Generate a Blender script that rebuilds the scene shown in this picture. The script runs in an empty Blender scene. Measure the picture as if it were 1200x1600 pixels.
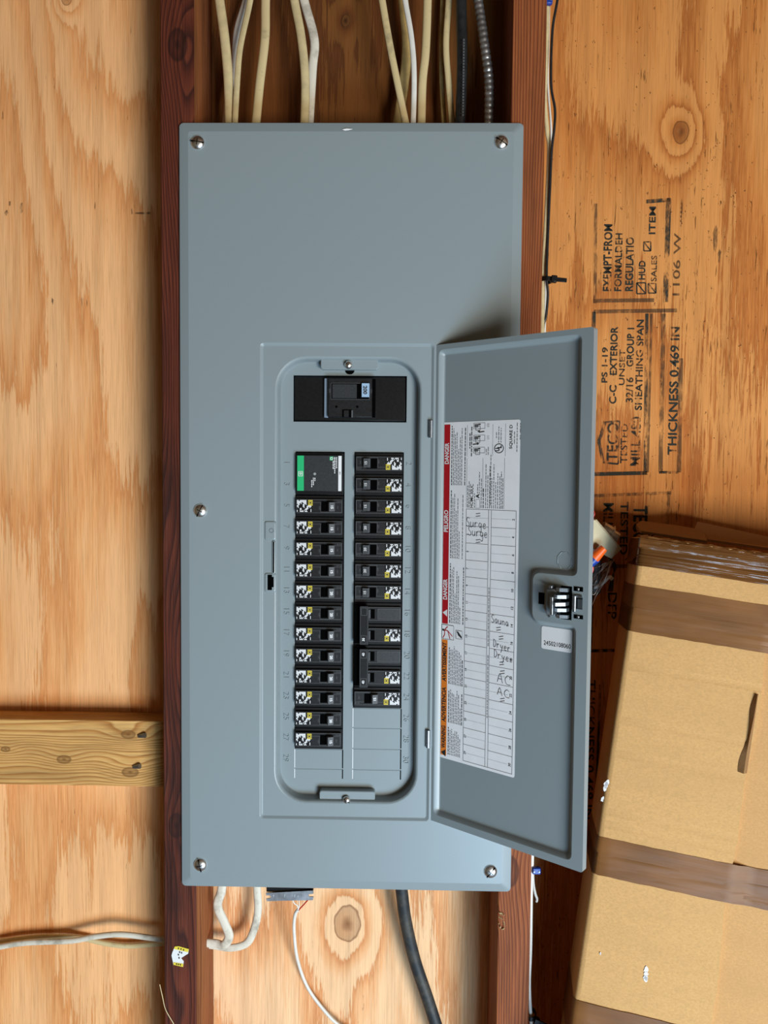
import bpy, bmesh, math, random
from mathutils import Vector, Matrix
from mathutils.geometry import tessellate_polygon

# ------------------------------------------------------------------ camera
SC = bpy.context.scene
COL = SC.collection
Z0 = 1.45                                   # height of the panel centre above the floor
FPX = 1250.0
CAM = Vector((0.0581, -0.917, 0.0482 + Z0))
PITCH, YAW, ROLL = -0.0487, 0.0184, -0.0088
RM = Matrix.Rotation(YAW, 3, 'Z') @ Matrix.Rotation(PITCH, 3, 'X') @ Matrix.Rotation(ROLL, 3, 'Y')
cam_d = bpy.data.cameras.new('camera'); cam = bpy.data.objects.new('camera', cam_d); COL.objects.link(cam)
cam_d.sensor_fit = 'VERTICAL'; cam_d.sensor_height = 24.0; cam_d.sensor_width = 18.0
cam_d.lens = FPX / 1600.0 * 24.0
cam_d.clip_start = 0.02
ax, ay, az = RM.col[0], RM.col[1], RM.col[2]
m3 = Matrix((ax, az, -ay)).transposed()
cam.matrix_world = Matrix.Translation(CAM) @ m3.to_4x4()
SC.camera = cam

# ------------------------------------------------------------------ world, light, exposure
w = bpy.data.worlds.new('world'); SC.world = w; w.use_nodes = True
bg = w.node_tree.nodes['Background']
bg.inputs[0].default_value = (1.0, 0.78, 0.50, 1); bg.inputs[1].default_value = 0.085

def area_light(name, loc, target, sx, sy, power, col):
    d = bpy.data.lights.new(name, 'AREA'); d.shape = 'RECTANGLE'; d.size = sx; d.size_y = sy
    d.energy = power; d.color = col
    o = bpy.data.objects.new(name, d); COL.objects.link(o); o.location = loc
    o.rotation_euler = (Vector(target) - Vector(loc)).to_track_quat('-Z', 'Y').to_euler()
    return o
# daylight through the open garage door, ahead of the wall and to the right
area_light('garage_door_daylight', (1.80, -3.05, Z0 - 0.98), (0.05, 0, Z0), 1.1, 0.80, 84, (1.0, 0.96, 0.88))
# skylight thrown up by the driveway just outside
area_light('driveway_skylight', (0.72, -1.50, Z0 - 1.12), (0.0, 0, Z0 - 0.35), 0.8, 0.50, 25, (0.48, 0.74, 1.0))

vs = SC.view_settings
vs.view_transform = 'Standard'; vs.look = 'None'; vs.gamma = 1.0; vs.use_curve_mapping = False
vs.exposure = 0.24

# ------------------------------------------------------------------ geometry helpers
def ray(px, py):
    return (ax * ((px - 600) / FPX) + ay - az * ((py - 800) / FPX))
def at(px, py, Y=0.0):
    d = ray(px, py); t = (Y - CAM.y) / d.y
    return CAM + d * t
def on_plane(px, py, P, n):
    d = ray(px, py); t = (P - CAM).dot(n) / d.dot(n)
    return CAM + d * t

_tc = {}
def text_mesh(s, bold=0.0, ext=0.0):
    k = (s, bold, ext)
    if k not in _tc:
        c = bpy.data.curves.new('t', 'FONT'); c.body = s; c.size = 1.0; c.offset = bold; c.resolution_u = 3
        c.extrude = ext
        o = bpy.data.objects.new('t', c)
        me = o.to_mesh()
        V = [tuple(v.co) for v in me.vertices]; F = [tuple(p.vertices) for p in me.polygons]
        o.to_mesh_clear(); bpy.data.objects.remove(o); bpy.data.curves.remove(c)
        _tc[k] = (V, F)
    return _tc[k]

class MB:
    def __init__(self): self.v = []; self.f = []; self.m = []; self.mats = []
    def mi(self, mat):
        if mat not in self.mats: self.mats.append(mat)
        return self.mats.index(mat)
    def add(self, V, F, mat):
        b = len(self.v); self.v += [Vector(p) for p in V]; i = self.mi(mat)
        for f in F: self.f.append(tuple(b + k for k in f)); self.m.append(i)
    def quad(self, a, b, c, d, mat): self.add([a, b, c, d], [(0, 1, 2, 3)], mat)
    def box(self, x0, x1, y0, y1, z0, z1, mat, ch=0.0, seg=1, M=None):
        if ch <= 0:
            V = [(x, y, z) for z in (z0, z1) for y in (y0, y1) for x in (x0, x1)]
            F = [(0, 2, 3, 1), (4, 5, 7, 6), (0, 1, 5, 4), (2, 6, 7, 3), (0, 4, 6, 2), (1, 3, 7, 5)]
        else:
            bm = bmesh.new(); bmesh.ops.create_cube(bm, size=1.0)
            for v in bm.verts:
                v.co = Vector(((x0 + x1) / 2 + v.co.x * (x1 - x0), (y0 + y1) / 2 + v.co.y * (y1 - y0), (z0 + z1) / 2 + v.co.z * (z1 - z0)))
            bmesh.ops.bevel(bm, geom=bm.edges[:], offset=ch, segments=seg, affect='EDGES', profile=0.5)
            bm.verts.index_update()
            V = [tuple(v.co) for v in bm.verts]; F = [tuple(v.index for v in f.verts) for f in bm.faces]; bm.free()
        if M is not None: V = [M @ Vector(p) for p in V]
        self.add(V, F, mat)
    def strip(self, A, B, mat, close=True):
        n = len(A); V = list(A) + list(B); F = []
        for i in range(n if close else n - 1):
            j = (i + 1) % n; F.append((i, j, n + j, n + i))
        self.add(V, F, mat)
    def fill(self, loops, mat, flip=False):
        loops = [[Vector(p) for p in l] for l in loops]
        V = [p for l in loops for p in l]
        tr = tessellate_polygon(loops)
        F = []
        for t in tr:
            a, b, c = V[t[0]], V[t[1]], V[t[2]]
            if (b - a).cross(c - a).length < 1e-12: continue
            F.append(tuple(t))
        self.add(V, F, mat)
    def prism(self, A, B, mat):          # two equal loops joined and capped
        n = len(A); self.add(list(A) + list(B), [(i, (i + 1) % n, n + (i + 1) % n, n + i) for i in range(n)], mat)
        self.fill([A], mat); self.fill([B], mat)
    def cyl(self, p0, p1, r0, r1, n, mat, caps=True):
        p0, p1 = Vector(p0), Vector(p1); t = (p1 - p0).normalized()
        a = t.orthogonal().normalized(); b = t.cross(a)
        A = [p0 + (a * math.cos(2 * math.pi * i / n) + b * math.sin(2 * math.pi * i / n)) * r0 for i in range(n)]
        B = [p1 + (a * math.cos(2 * math.pi * i / n) + b * math.sin(2 * math.pi * i / n)) * r1 for i in range(n)]
        self.add(A + B, [(i, (i + 1) % n, n + (i + 1) % n, n + i) for i in range(n)] + ([tuple(range(n)), tuple(range(n, 2 * n))] if caps else []), mat)
    def tube(self, pts, rw, rt, mat, n=10, sub=8, ref=(0, 1, 0), rfun=None, twist=None):
        P = catmull(pts, sub); N = len(P); ref = Vector(ref); rings = []
        s = 0.0
        for i, p in enumerate(P):
            t = (P[min(i + 1, N - 1)] - P[max(i - 1, 0)]).normalized()
            a = t.cross(ref)
            if a.length < 1e-3: a = t.orthogonal()
            a.normalize(); b = a.cross(t).normalized()
            if i: s += (p - P[i - 1]).length
            k = rfun(s) if rfun else 1.0
            ta = twist(i / (N - 1)) if twist else 0.0
            a2 = a * math.cos(ta) + b * math.sin(ta); b2 = b * math.cos(ta) - a * math.sin(ta)
            rings.append([p + a2 * (math.cos(2 * math.pi * j / n) * rw * k) + b2 * (math.sin(2 * math.pi * j / n) * rt * k) for j in range(n)])
        V = [q for r in rings for q in r]; F = []
        for i in range(N - 1):
            for j in range(n):
                k = (j + 1) % n; F.append((i * n + j, i * n + k, (i + 1) * n + k, (i + 1) * n + j))
        F += [tuple(range(n - 1, -1, -1)), tuple((N - 1) * n + j for j in range(n))]
        self.add(V, F, mat)
    def text(self, s, o, xd, yd, h, mat, length=None, bold=0.0, align='l', ext=0.0):
        """o origin (baseline start), xd/yd unit directions, h cap height, optional length squeezes"""
        V, F = text_mesh(s, bold, ext)
        if not V: return
        xs = [p[0] for p in V]; x0, x1 = min(xs), max(xs)
        k = h / 0.69; kx = k if length is None else length / max(x1 - x0, 1e-6)
        off = {'l': x0, 'c': (x0 + x1) / 2, 'r': x1}[align]
        o, xd, yd = Vector(o), Vector(xd).normalized(), Vector(yd).normalized(); zd = xd.cross(yd)
        self.add([o + xd * ((p[0] - off) * kx) + yd * (p[1] * k) + zd * (p[2] * k) for p in V], F, mat)
    def line(self, a, b, wd, nrm, mat):
        a, b = Vector(a), Vector(b); s = (b - a).cross(Vector(nrm)).normalized() * (wd / 2)
        self.quad(a - s, b - s, b + s, a + s, mat)
    def poly(self, pts, wd, nrm, mat):
        for i in range(len(pts) - 1): self.line(pts[i], pts[i + 1], wd, nrm, mat)
    def build(self, name, parent=None, shift=None, smooth=35, loc=None, fixn=True):
        V = [tuple(p - shift) for p in self.v] if shift is not None else [tuple(p) for p in self.v]
        me = bpy.data.meshes.new(name); me.from_pydata(V, [], self.f)
        for m in self.mats: me.materials.append(m)
        me.polygons.foreach_set('material_index', self.m)
        if fixn:
            bm = bmesh.new(); bm.from_mesh(me); bmesh.ops.remove_doubles(bm, verts=bm.verts, dist=1e-6)
            bmesh.ops.recalc_face_normals(bm, faces=bm.faces); bm.to_mesh(me); bm.free()
        if smooth:
            me.polygons.foreach_set('use_smooth', [True] * len(me.polygons)); me.set_sharp_from_angle(angle=math.radians(smooth))
            for p in me.polygons:
                if abs(p.normal.y) > 0.9999: p.use_smooth = False
        o = bpy.data.objects.new(name, me); COL.objects.link(o)
        if parent: o.parent = parent
        if loc is not None: o.location = loc
        return o

def catmull(pts, sub):
    pts = [Vector(p) for p in pts]
    if len(pts) < 3: return [pts[0].lerp(pts[-1], i / sub) for i in range(sub + 1)]
    Q = [pts[0] * 2 - pts[1]] + pts + [pts[-1] * 2 - pts[-2]]; out = []
    for i in range(1, len(Q) - 2):
        p0, p1, p2, p3 = Q[i - 1:i + 3]
        for k in range(sub):
            t = k / sub
            out.append(0.5 * ((2 * p1) + (p2 - p0) * t + (2 * p0 - 5 * p1 + 4 * p2 - p3) * t * t + (3 * p1 - p0 - 3 * p2 + p3) * t ** 3))
    out.append(pts[-1]); return out

def rrect(x0, x1, z0, z1, r, Y, n=8):
    P = []
    for cx, cz, a0 in ((x1 - r, z1 - r, 0), (x0 + r, z1 - r, 90), (x0 + r, z0 + r, 180), (x1 - r, z0 + r, 270)):
        for i in range(n + 1):
            a = math.radians(a0 + 90 * i / n); P.append(Vector((cx + r * math.cos(a), Y, cz + r * math.sin(a))))
    return P
def fillet(poly, rs, n=6):
    """round the corners of a 2-D polygon"""
    out = []; N = len(poly)
    for i in range(N):
        p = Vector(poly[i]); a = Vector(poly[i - 1]); b = Vector(poly[(i + 1) % N]); r = rs[i] if isinstance(rs, (list, tuple)) else rs
        da, db = (a - p).normalized(), (b - p).normalized()
        s, e = p + da * r, p + db * r
        for k in range(n + 1):
            t = k / n; out.append((s * (1 - t) ** 2 + p * (2 * t * (1 - t)) + e * t * t))
    return out
def inset2(poly, d):
    """offset a smooth closed 2-D loop (counter-clockwise) inwards by d"""
    N = len(poly); out = []
    for i in range(N):
        a, b = poly[i - 1], poly[(i + 1) % N]; t = (b - a)
        if t.length < 1e-9: t = poly[(i + 2) % N] - poly[i - 2]
        t.normalize(); out.append(poly[i] + Vector((-t.y, t.x)) * d)
    return out

def tag(o, label=None, cat=None, group=None, kind=None):
    if label: o['label'] = label
    if cat: o['category'] = cat
    if group: o['group'] = group
    if kind: o['kind'] = kind
    return o
def empty(name, loc, label=None, cat=None, group=None, kind=None):
    o = bpy.data.objects.new(name, None); COL.objects.link(o); o.location = loc; o.empty_display_size = 0.02
    return tag(o, label, cat, group, kind)

# ------------------------------------------------------------------ materials
class G:
    def __init__(self, name):
        self.mat = bpy.data.materials.new(name); self.mat.use_nodes = True
        self.nt = self.mat.node_tree; self.N = self.nt.nodes; self.L = self.nt.links
        self.b = self.N['Principled BSDF']; self.co = None
    def lk(self, src, sock):
        if hasattr(src, 'is_output'): self.L.new(src, sock)
        else: sock.default_value = src
    def m(self, op, a, b=0.0, c=None, clamp=False):
        n = self.N.new('ShaderNodeMath'); n.operation = op; n.use_clamp = clamp
        self.lk(a, n.inputs[0]); self.lk(b, n.inputs[1])
        if c is not None: self.lk(c, n.inputs[2])
        return n.outputs[0]
    def xyz(self):
        if self.co is None:
            t = self.N.new('ShaderNodeTexCoord'); s = self.N.new('ShaderNodeSeparateXYZ'); self.L.new(t.outputs['Object'], s.inputs[0])
            self.co = s.outputs
        return self.co
    def vec(self, x, y, z):
        n = self.N.new('ShaderNodeCombineXYZ'); self.lk(x, n.inputs[0]); self.lk(y, n.inputs[1]); self.lk(z, n.inputs[2]); return n.outputs[0]
    def sv(self, kx, ky, kz, o=0.0):
        X, Y, Z = self.xyz()
        return self.vec(self.m('MULTIPLY_ADD', X, kx, o), self.m('MULTIPLY_ADD', Y, ky, o * 1.7), self.m('MULTIPLY_ADD', Z, kz, o * 0.6))
    def noise(self, v, scale=1.0, detail=2.0, rough=0.5, dist=0.0):
        n = self.N.new('ShaderNodeTexNoise'); self.L.new(v, n.inputs['Vector'])
        n.inputs['Scale'].default_value = scale; n.inputs['Detail'].default_value = detail
        n.inputs['Roughness'].default_value = rough; n.inputs['Distortion'].default_value = dist
        return n.outputs[0]
    def ramp(self, f, stops, interp='LINEAR'):
        n = self.N.new('ShaderNodeValToRGB'); self.lk(f, n.inputs[0]); cr = n.color_ramp; cr.interpolation = interp
        while len(cr.elements) < len(stops): cr.elements.new(0.5)
        for e, (p, c) in zip(cr.elements, stops):
            e.position = p; e.color = (c, c, c, 1) if not isinstance(c, (tuple, list)) else (*c[:3], 1)
        return n.outputs[0]
    def mix(self, f, a, b, mode='MIX'):
        n = self.N.new('ShaderNodeMix'); n.data_type = 'RGBA'; n.blend_type = mode; n.clamp_factor = True
        self.lk(f, n.inputs[0])
        for s, i in ((a, 6), (b, 7)):
            if hasattr(s, 'is_output'): self.L.new(s, n.inputs[i])
            else: n.inputs[i].default_value = (*s[:3], 1)
        return n.outputs[2]
    def bump(self, h, dist, strength=1.0):
        n = self.N.new('ShaderNodeBump'); self.L.new(h, n.inputs['Height']); n.inputs['Distance'].default_value = dist
        n.inputs['Strength'].default_value = strength; self.L.new(n.outputs[0], self.b.inputs['Normal'])
    def set(self, col=None, rough=None, metal=None, spec=None, coat=None):
        if col is not None:
            if hasattr(col, 'is_output'): self.L.new(col, self.b.inputs['Base Color'])
            else: self.b.inputs['Base Color'].default_value = (*col, 1)
        if rough is not None: self.lk(rough, self.b.inputs['Roughness'])
        if metal is not None: self.b.inputs['Metallic'].default_value = metal
        if spec is not None: self.b.inputs['Specular IOR Level'].default_value = spec
        if coat is not None: self.b.inputs['Coat Weight'].default_value = coat
        return self.mat
def srgb(r, g, b):
    f = lambda c: ((c / 255 + 0.055) / 1.055) ** 2.4 if c > 10 else c / 255 / 12.92
    return (f(r), f(g), f(b))
def plain(name, col, rough=0.5, metal=0.0, spec=0.5, nz=0.0, nscale=60.0, bump=0.0):
    g = G(name)
    if nz or bump:
        n = g.noise(g.sv(1, 1, 1), nscale, 4, 0.6)
        if nz: g.set(g.mix(g.ramp(n, [(0.35, 0.0), (0.65, 1.0)]), tuple(c * (1 - nz) for c in col), tuple(min(1, c * (1 + nz)) for c in col)))
        else: g.set(col)
        if bump: g.bump(n, bump)
    else: g.set(col)
    return g.set(None, rough, metal, spec)

def plywood(name, seed, light, mid, dark, knots=(), K=9.0, flecks=0.0, jag=0.55, grey=0.0, lowk=(3.4, 1.15)):
    g = G(name); X, Y, Z = g.xyz()
    n1 = g.noise(g.sv(lowk[0], 0, lowk[1], seed), 1.0, 1.5, 0.45)
    j1 = g.m('SUBTRACT', g.noise(g.sv(380, 0, 17, seed), 1.0, 3, 0.65), 0.5)
    j2 = g.m('SUBTRACT', g.noise(g.sv(58, 0, 5.0, seed + 4), 1.0, 2, 0.5), 0.5)
    jj = g.m('MULTIPLY_ADD', j1, jag, g.m('MULTIPLY', j2, 0.7))
    ph = g.m('MULTIPLY', n1, K); kmask = None
    for (kx, kz, kr, amp) in knots:
        dx = g.m('SUBTRACT', X, kx); dz = g.m('MULTIPLY', g.m('SUBTRACT', Z, kz), 0.72)
        wob = g.m('MULTIPLY', g.m('SUBTRACT', g.noise(g.sv(70, 0, 50, seed + 9), 1.0, 2), 0.5), kr * 0.45)
        d = g.m('ADD', g.m('SQRT', g.m('ADD', g.m('MULTIPLY', dx, dx), g.m('MULTIPLY', dz, dz))), wob)
        e = g.m('POWER', 2.718, g.m('MULTIPLY', g.m('POWER', g.m('DIVIDE', d, kr * 2.6), 2.0), -1.0))
        jj = g.m('MULTIPLY', jj, g.m('SUBTRACT', 1.0, g.m('MULTIPLY', e, 0.9)))
        ph = g.m('MULTIPLY_ADD', e, amp, ph)
        k = g.ramp(g.m('DIVIDE', d, kr), [(0.0, 0.95), (0.25, 0.7), (0.5, 0.38), (0.8, 0.42), (0.92, 0.85), (1.0, 0.0)])
        kmask = k if kmask is None else g.m('MAXIMUM', kmask, k)
    ph = g.m('ADD', ph, jj)
    fr = g.m('FRACT', ph)
    col = g.ramp(fr, [(0.0, light), (0.35, light), (0.70, mid), (0.94, dark), (1.0, light)])
    big = g.noise(g.sv(3.0, 0, 1.1, seed + 12), 1.0, 3, 0.55)
    col = g.mix(g.ramp(big, [(0.4, 0.0), (0.68, 0.35)]), col, mid)
    fib = g.noise(g.sv(620, 0, 16, seed + 1), 1.0, 3, 0.65)
    col = g.mix(0.85, col, g.ramp(fib, [(0.25, 0.72), (0.5, 1.0), (0.75, 1.12)]), 'MULTIPLY')
    st = g.noise(g.sv(75, 0, 2.0, seed + 6), 1.0, 3, 0.6)
    col = g.mix(0.7, col, g.ramp(st, [(0.3, 0.8), (0.55, 1.0), (0.75, 1.08)]), 'MULTIPLY')
    ck = g.noise(g.sv(330, 0, 26, seed + 2), 1.0, 3, 0.6)
    ckm = g.noise(g.sv(9, 0, 7, seed + 3), 1.0, 2, 0.5)
    cm = g.ramp(g.m('MULTIPLY_ADD', ckm, 0.22, ck), [(0.85 - flecks * 0.07, 0.0), (0.91 - flecks * 0.07, 0.75)])
    col = g.mix(cm, col, tuple(c * 0.25 for c in dark))
    if flecks:
        v = g.noise(g.sv(260, 0, 150, seed + 5), 1.0, 2, 0.7)
        fm = g.ramp(g.m('MULTIPLY_ADD', g.noise(g.sv(4, 0, 3, seed + 8), 1.0, 1), 0.14, v), [(0.775, 0.0), (0.80, 0.8)])
        col = g.mix(fm, col, tuple(c * 0.2 for c in dark))
    if kmask is not None: col = g.mix(kmask, col, tuple(c * 0.32 for c in dark))
    g.set(col, 0.72, 0, 0.25)
    g.bump(g.m('ADD', g.m('MULTIPLY', fib, 0.5), g.m('MULTIPLY_ADD', cm, -1.0, g.m('MULTIPLY', fr, 0.3))), 0.0007)
    return g.mat

def lumber(name, seed, c0, c1, c2, lines=260.0, axis='z', dirt=0.0, knots=(), warp=0.004):
    g = G(name); X, Y, Z = g.xyz()
    if axis == 'z': w1 = g.sv(9, 9, 1.3, seed); f = g.sv(500, 500, 14, seed); d_ = g.sv(30, 30, 5, seed + 3)
    else: w1 = g.sv(1.8, 9, 14, seed); f = g.sv(14, 500, 500, seed); d_ = g.sv(6, 30, 30, seed + 3)
    A, B = (X, Y) if axis == 'z' else (Z, Y)
    ph = g.m('MULTIPLY_ADD', A, lines, g.m('MULTIPLY', B, lines * 0.9))
    ph = g.m('MULTIPLY_ADD', g.noise(w1, 1.0, 2, 0.5), lines * warp * 14, ph)
    km = None
    for (kx, kz, kr, amp) in knots:
        dx = g.m('SUBTRACT', X, kx); dz = g.m('SUBTRACT', Z, kz)
        if axis == 'z': dz = g.m('MULTIPLY', dz, 0.6)
        else: dx = g.m('MULTIPLY', dx, 0.6)
        d = g.m('SQRT', g.m('ADD', g.m('MULTIPLY', dx, dx), g.m('MULTIPLY', dz, dz)))
        e = g.m('POWER', 2.718, g.m('MULTIPLY', g.m('POWER', g.m('DIVIDE', d, kr * 3.0), 2.0), -1.0))
        ph = g.m('MULTIPLY_ADD', e, amp, ph)
        k = g.ramp(g.m('DIVIDE', d, kr), [(0.0, 0.95), (0.4, 0.45), (0.85, 0.75), (1.0, 0.0)])
        km = k if km is None else g.m('MAXIMUM', km, k)
    fr = g.m('FRACT', ph)
    col = g.ramp(fr, [(0.0, c0), (0.5, c1), (0.88, c2), (1.0, c0)])
    fib = g.noise(f, 1.0, 3, 0.7)
    col = g.mix(0.9, col, g.ramp(fib, [(0.25, 0.6), (0.5, 1.0), (0.75, 1.2)]), 'MULTIPLY')
    dn = g.noise(d_, 1.0, 4, 0.6)
    col = g.mix(g.ramp(dn, [(0.45, 0.0), (0.72, 0.35 + dirt)]), col, tuple(c * 0.3 for c in c2))
    if km is not None: col = g.mix(km, col, tuple(c * 0.4 for c in c2))
    g.set(col, 0.68, 0, 0.3)
    g.bump(g.m('ADD', fib, g.m('MULTIPLY', fr, 0.4)), 0.0008)
    return g.mat

GREY = srgb(136, 147, 150)
g = G('grey_enamel'); g.set(GREY, 0.36, 0.0, 0.5); g.bump(g.noise(g.sv(1, 1, 1), 900, 2, 0.5), 0.00003)
M_GREY = g.mat
M_GREYBOX = plain('enclosure_enamel', srgb(110, 118, 122), 0.5)
M_BLACK = plain('black_plastic', (0.006, 0.006, 0.0065), 0.36, 0, 0.35, 0.3, 300)
M_BLACK2 = plain('black_plastic_face', (0.0095, 0.0095, 0.010), 0.42, 0, 0.35, 0.4, 400)
M_HANDLE = plain('handle_plastic', (0.085, 0.09, 0.095), 0.5, 0, 0.2)
M_HOLE = plain('dark_void', (0.002, 0.002, 0.002), 0.9, 0, 0.0)
M_WHITE = plain('white_print', (0.78, 0.78, 0.78), 0.6)
M_LINEGREY = plain('moulded_edge', (0.10, 0.105, 0.11), 0.4)
M_YEL = plain('yellow_print', srgb(228, 205, 60), 0.6)
M_GREEN = plain('green_print', srgb(22, 178, 108), 0.5)
M_SPD = plain('surge_label', (0.026, 0.028, 0.030), 0.45, 0, 0.4, 0.2, 500)
M_LBLUE = plain('handle_tip_label', srgb(150, 178, 205), 0.5)
M_SCREW = plain('zinc_screw', (0.86, 0.86, 0.84), 0.30, 1.0)
M_STEEL = plain('spring_steel', (0.30, 0.33, 0.36), 0.48, 1.0, 0.5, 0.15, 200)
M_GALV = plain('galvanized', (0.50, 0.51, 0.53), 0.35, 0.9, 0.5, 0.3, 90)
M_FLEX = plain('flex_conduit', (0.52, 0.53, 0.53), 0.36, 0.9, 0.5, 0.3, 150)
M_PAPER = plain('label_paper', (0.86, 0.86, 0.87), 0.45, 0, 0.4, 0.03, 40, 0.0002)
M_RED = plain('danger_red', srgb(176, 12, 26), 0.5)
M_ORANGE = plain('warning_orange', srgb(232, 128, 38), 0.5)
M_INKBLK = plain('print_black', (0.015, 0.015, 0.015), 0.6)
M_INKGREY = plain('print_fine', (0.12, 0.12, 0.12), 0.6)
M_PEN = plain('pen_ink', (0.05, 0.05, 0.055), 0.6)
M_NM = plain('cream_jacket', srgb(206, 186, 140), 0.5, 0, 0.4, 0.12, 70)
M_NM2 = plain('aged_cream_jacket', srgb(186, 160, 104), 0.5, 0, 0.4, 0.18, 60)
M_NMW = plain('white_jacket', srgb(226, 222, 212), 0.45, 0, 0.4, 0.05, 60)
def dirty(name, col, scale, lo, hi):
    g = G(name); n = g.noise(g.sv(1, 1, 1), scale, 4, 0.65)
    g.set(g.mix(g.ramp(n, [(lo, 0.0), (hi, 0.75)]), col, srgb(110, 100, 82)), 0.55, 0, 0.35); return g.mat
M_NMD = dirty('dirty_white_jacket', srgb(222, 214, 196), 34, 0.5, 0.72)
M_NMC = dirty('dirty_cream_jacket', srgb(210, 188, 140), 40, 0.56, 0.78)
M_BLKCABLE = plain('black_jacket', (0.016, 0.017, 0.018), 0.4, 0, 0.5, 0.35, 120)
M_BLKDUST = dirty('dusty_black_jacket', (0.022, 0.025, 0.027), 60, 0.45, 1.2)
M_REDW = plain('red_insulation', srgb(190, 40, 28), 0.4)
M_BLUEP = plain('blue_plastic', srgb(24, 60, 150), 0.4)
M_ORP = plain('orange_plastic', srgb(238, 96, 22), 0.4)
M_COPPER = plain('wire_strand', (0.42, 0.36, 0.30), 0.4, 0.6)
M_TANPL = plain('tan_cover_plate', srgb(196, 182, 148), 0.5, 0, 0.4, 0.12, 30)
M_CONC = plain('concrete', (0.24, 0.235, 0.23), 0.9, 0, 0.2, 0.15, 6)
M_CEIL = plain('ceiling_board', (0.16, 0.09, 0.045), 0.8, 0, 0.2, 0.2, 8)

def ink(name, dens, seed, col=(0.035, 0.037, 0.03)):
    g = G(name); g.set(col, 0.8, 0, 0.1)
    n = g.noise(g.sv(160, 1, 60, seed), 1.0, 4, 0.7); n2 = g.noise(g.sv(16, 1, 12, seed + 3), 1.0, 2, 0.5)
    a = g.ramp(g.m('MULTIPLY_ADD', n2, 0.9, n), [(0.76, 0.0), (1.16, 0.92)])
    a = g.m('MULTIPLY', a, dens)
    t = g.N.new('ShaderNodeBsdfTransparent'); mx = g.N.new('ShaderNodeMixShader'); out = g.N['Material Output']
    g.L.new(a, mx.inputs[0]); g.L.new(t.outputs[0], mx.inputs[1]); g.L.new(g.b.outputs[0], mx.inputs[2]); g.L.new(mx.outputs[0], out.inputs[0])
    return g.mat
M_INK = ink('stamp_ink', 1.0, 1.0); M_INKF = ink('faded_stamp_ink', 0.55, 7.0)

# ------------------------------------------------------------------ structure
YS = 0.003                 # stud fronts
YW = YS + 0.089            # sheathing face
zt, zb = 2.42, 0.0
stud_l0 = at(257, 700, YS).x; stud_l1 = at(304.5, 700, YS).x
stud_l0 = stud_l1 - 0.0385
stud_r0 = at(783, 1100, YS).x; stud_r1 = stud_r0 + 0.0385

def struct(name, mb, **k):
    return tag(mb.build(name, **k), kind='structure')
mb = MB(); mb.box(-2.2, 2.6, -4.2, YW + 0.012, -0.1, 0.0, M_CONC); struct('floor', mb)
mb = MB(); mb.box(-2.2, 2.6, -2.2, YW + 0.012, 2.44, 2.48, M_CEIL); struct('ceiling', mb)

def kpt(px, py): p = at(px, py, YW); return (p.x, p.z)
kl = kpt(104, -4); kr_ = kpt(1064, 207); kc = kpt(543, 1443)
M_PLYL = plywood('plywood_left', 3.1, srgb(250, 190, 132), srgb(240, 170, 108), srgb(222, 144, 82), [(*kl, 0.007, 2.2)], K=10.0, jag=0.9, lowk=(4.0, 1.3))
M_PLYC = plywood('plywood_centre', 7.7, srgb(246, 198, 150), srgb(236, 174, 120), srgb(214, 142, 88), [(*kc, 0.018, 2.0)], K=7.0, jag=1.0, lowk=(4.6, 1.2))
M_PLYT = plywood('plywood_dark', 15.2, srgb(122, 76, 32), srgb(108, 60, 22), srgb(78, 40, 12), [(*kpt(540, 32), 0.006, 1.2)], K=7, jag=0.8)  # darker brown base for the upper centre sheet
M_PLYR = plywood('plywood_right', 22.4, srgb(214, 143, 76), srgb(201, 126, 60), srgb(174, 98, 40), [(*kr_, 0.0105, 2.2)], K=6.5, flecks=1.0, jag=1.0)
wall = empty('wall_back', (0, YW, 0), kind='structure')
def sheet(name, x0, x1, z0, z1, mat):
    m = MB(); m.box(x0, x1, YW, YW + 0.012, z0, z1, mat); return m.build(name, wall, shift=Vector((0, YW, 0)), smooth=0)
xm = (stud_l0 + stud_l1) / 2; xr = (stud_r0 + stud_r1) / 2
# the meshes keep the wall's frame: object x,z equal world x,z
sheet('plywood_sheet', -1.5, xm - 0.001, 0, zt, M_PLYL)
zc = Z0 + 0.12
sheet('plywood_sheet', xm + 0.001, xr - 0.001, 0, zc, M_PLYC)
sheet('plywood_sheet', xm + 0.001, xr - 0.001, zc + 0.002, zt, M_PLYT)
right_sheet = sheet('plywood_sheet', xr + 0.001, 1.5, 0, zt, M_PLYR)

M_STUDL = lumber('stud_dark', 2.0, srgb(108, 50, 30), srgb(94, 40, 23), srgb(58, 23, 14), 240, dirt=0.35, knots=[(stud_l0 + 0.02, at(285, 70, YS).z, 0.012, 3), (stud_l0 + 0.015, at(275, 1290, YS).z, 0.01, 2)], warp=0.012)
M_STUDR = lumber('stud_red', 9.0, srgb(158, 92, 50), srgb(146, 78, 40), srgb(100, 46, 24), 300, dirt=0.1, knots=[(stud_r0 + 0.012, at(805, 1362, YS).z, 0.013, 3)], warp=0.004)
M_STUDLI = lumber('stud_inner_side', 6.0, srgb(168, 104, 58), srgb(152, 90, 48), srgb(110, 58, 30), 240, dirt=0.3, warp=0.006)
def stud(x0, x1, mat, label, inner=None):
    m = MB(); zs = [zb, zt]
    m.box(x0, x1, YS, YW, zb, zt, mat, ch=0.0015)
    o = m.build('wall_stud', smooth=20); tag(o, label, 'stud')
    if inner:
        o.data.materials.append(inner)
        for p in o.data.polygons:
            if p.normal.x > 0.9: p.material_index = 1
    return o
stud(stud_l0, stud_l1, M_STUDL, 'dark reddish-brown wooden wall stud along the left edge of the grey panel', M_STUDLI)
stud(stud_r0, stud_r1, M_STUDR, 'red-brown wooden wall stud behind the open panel door')

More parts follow.
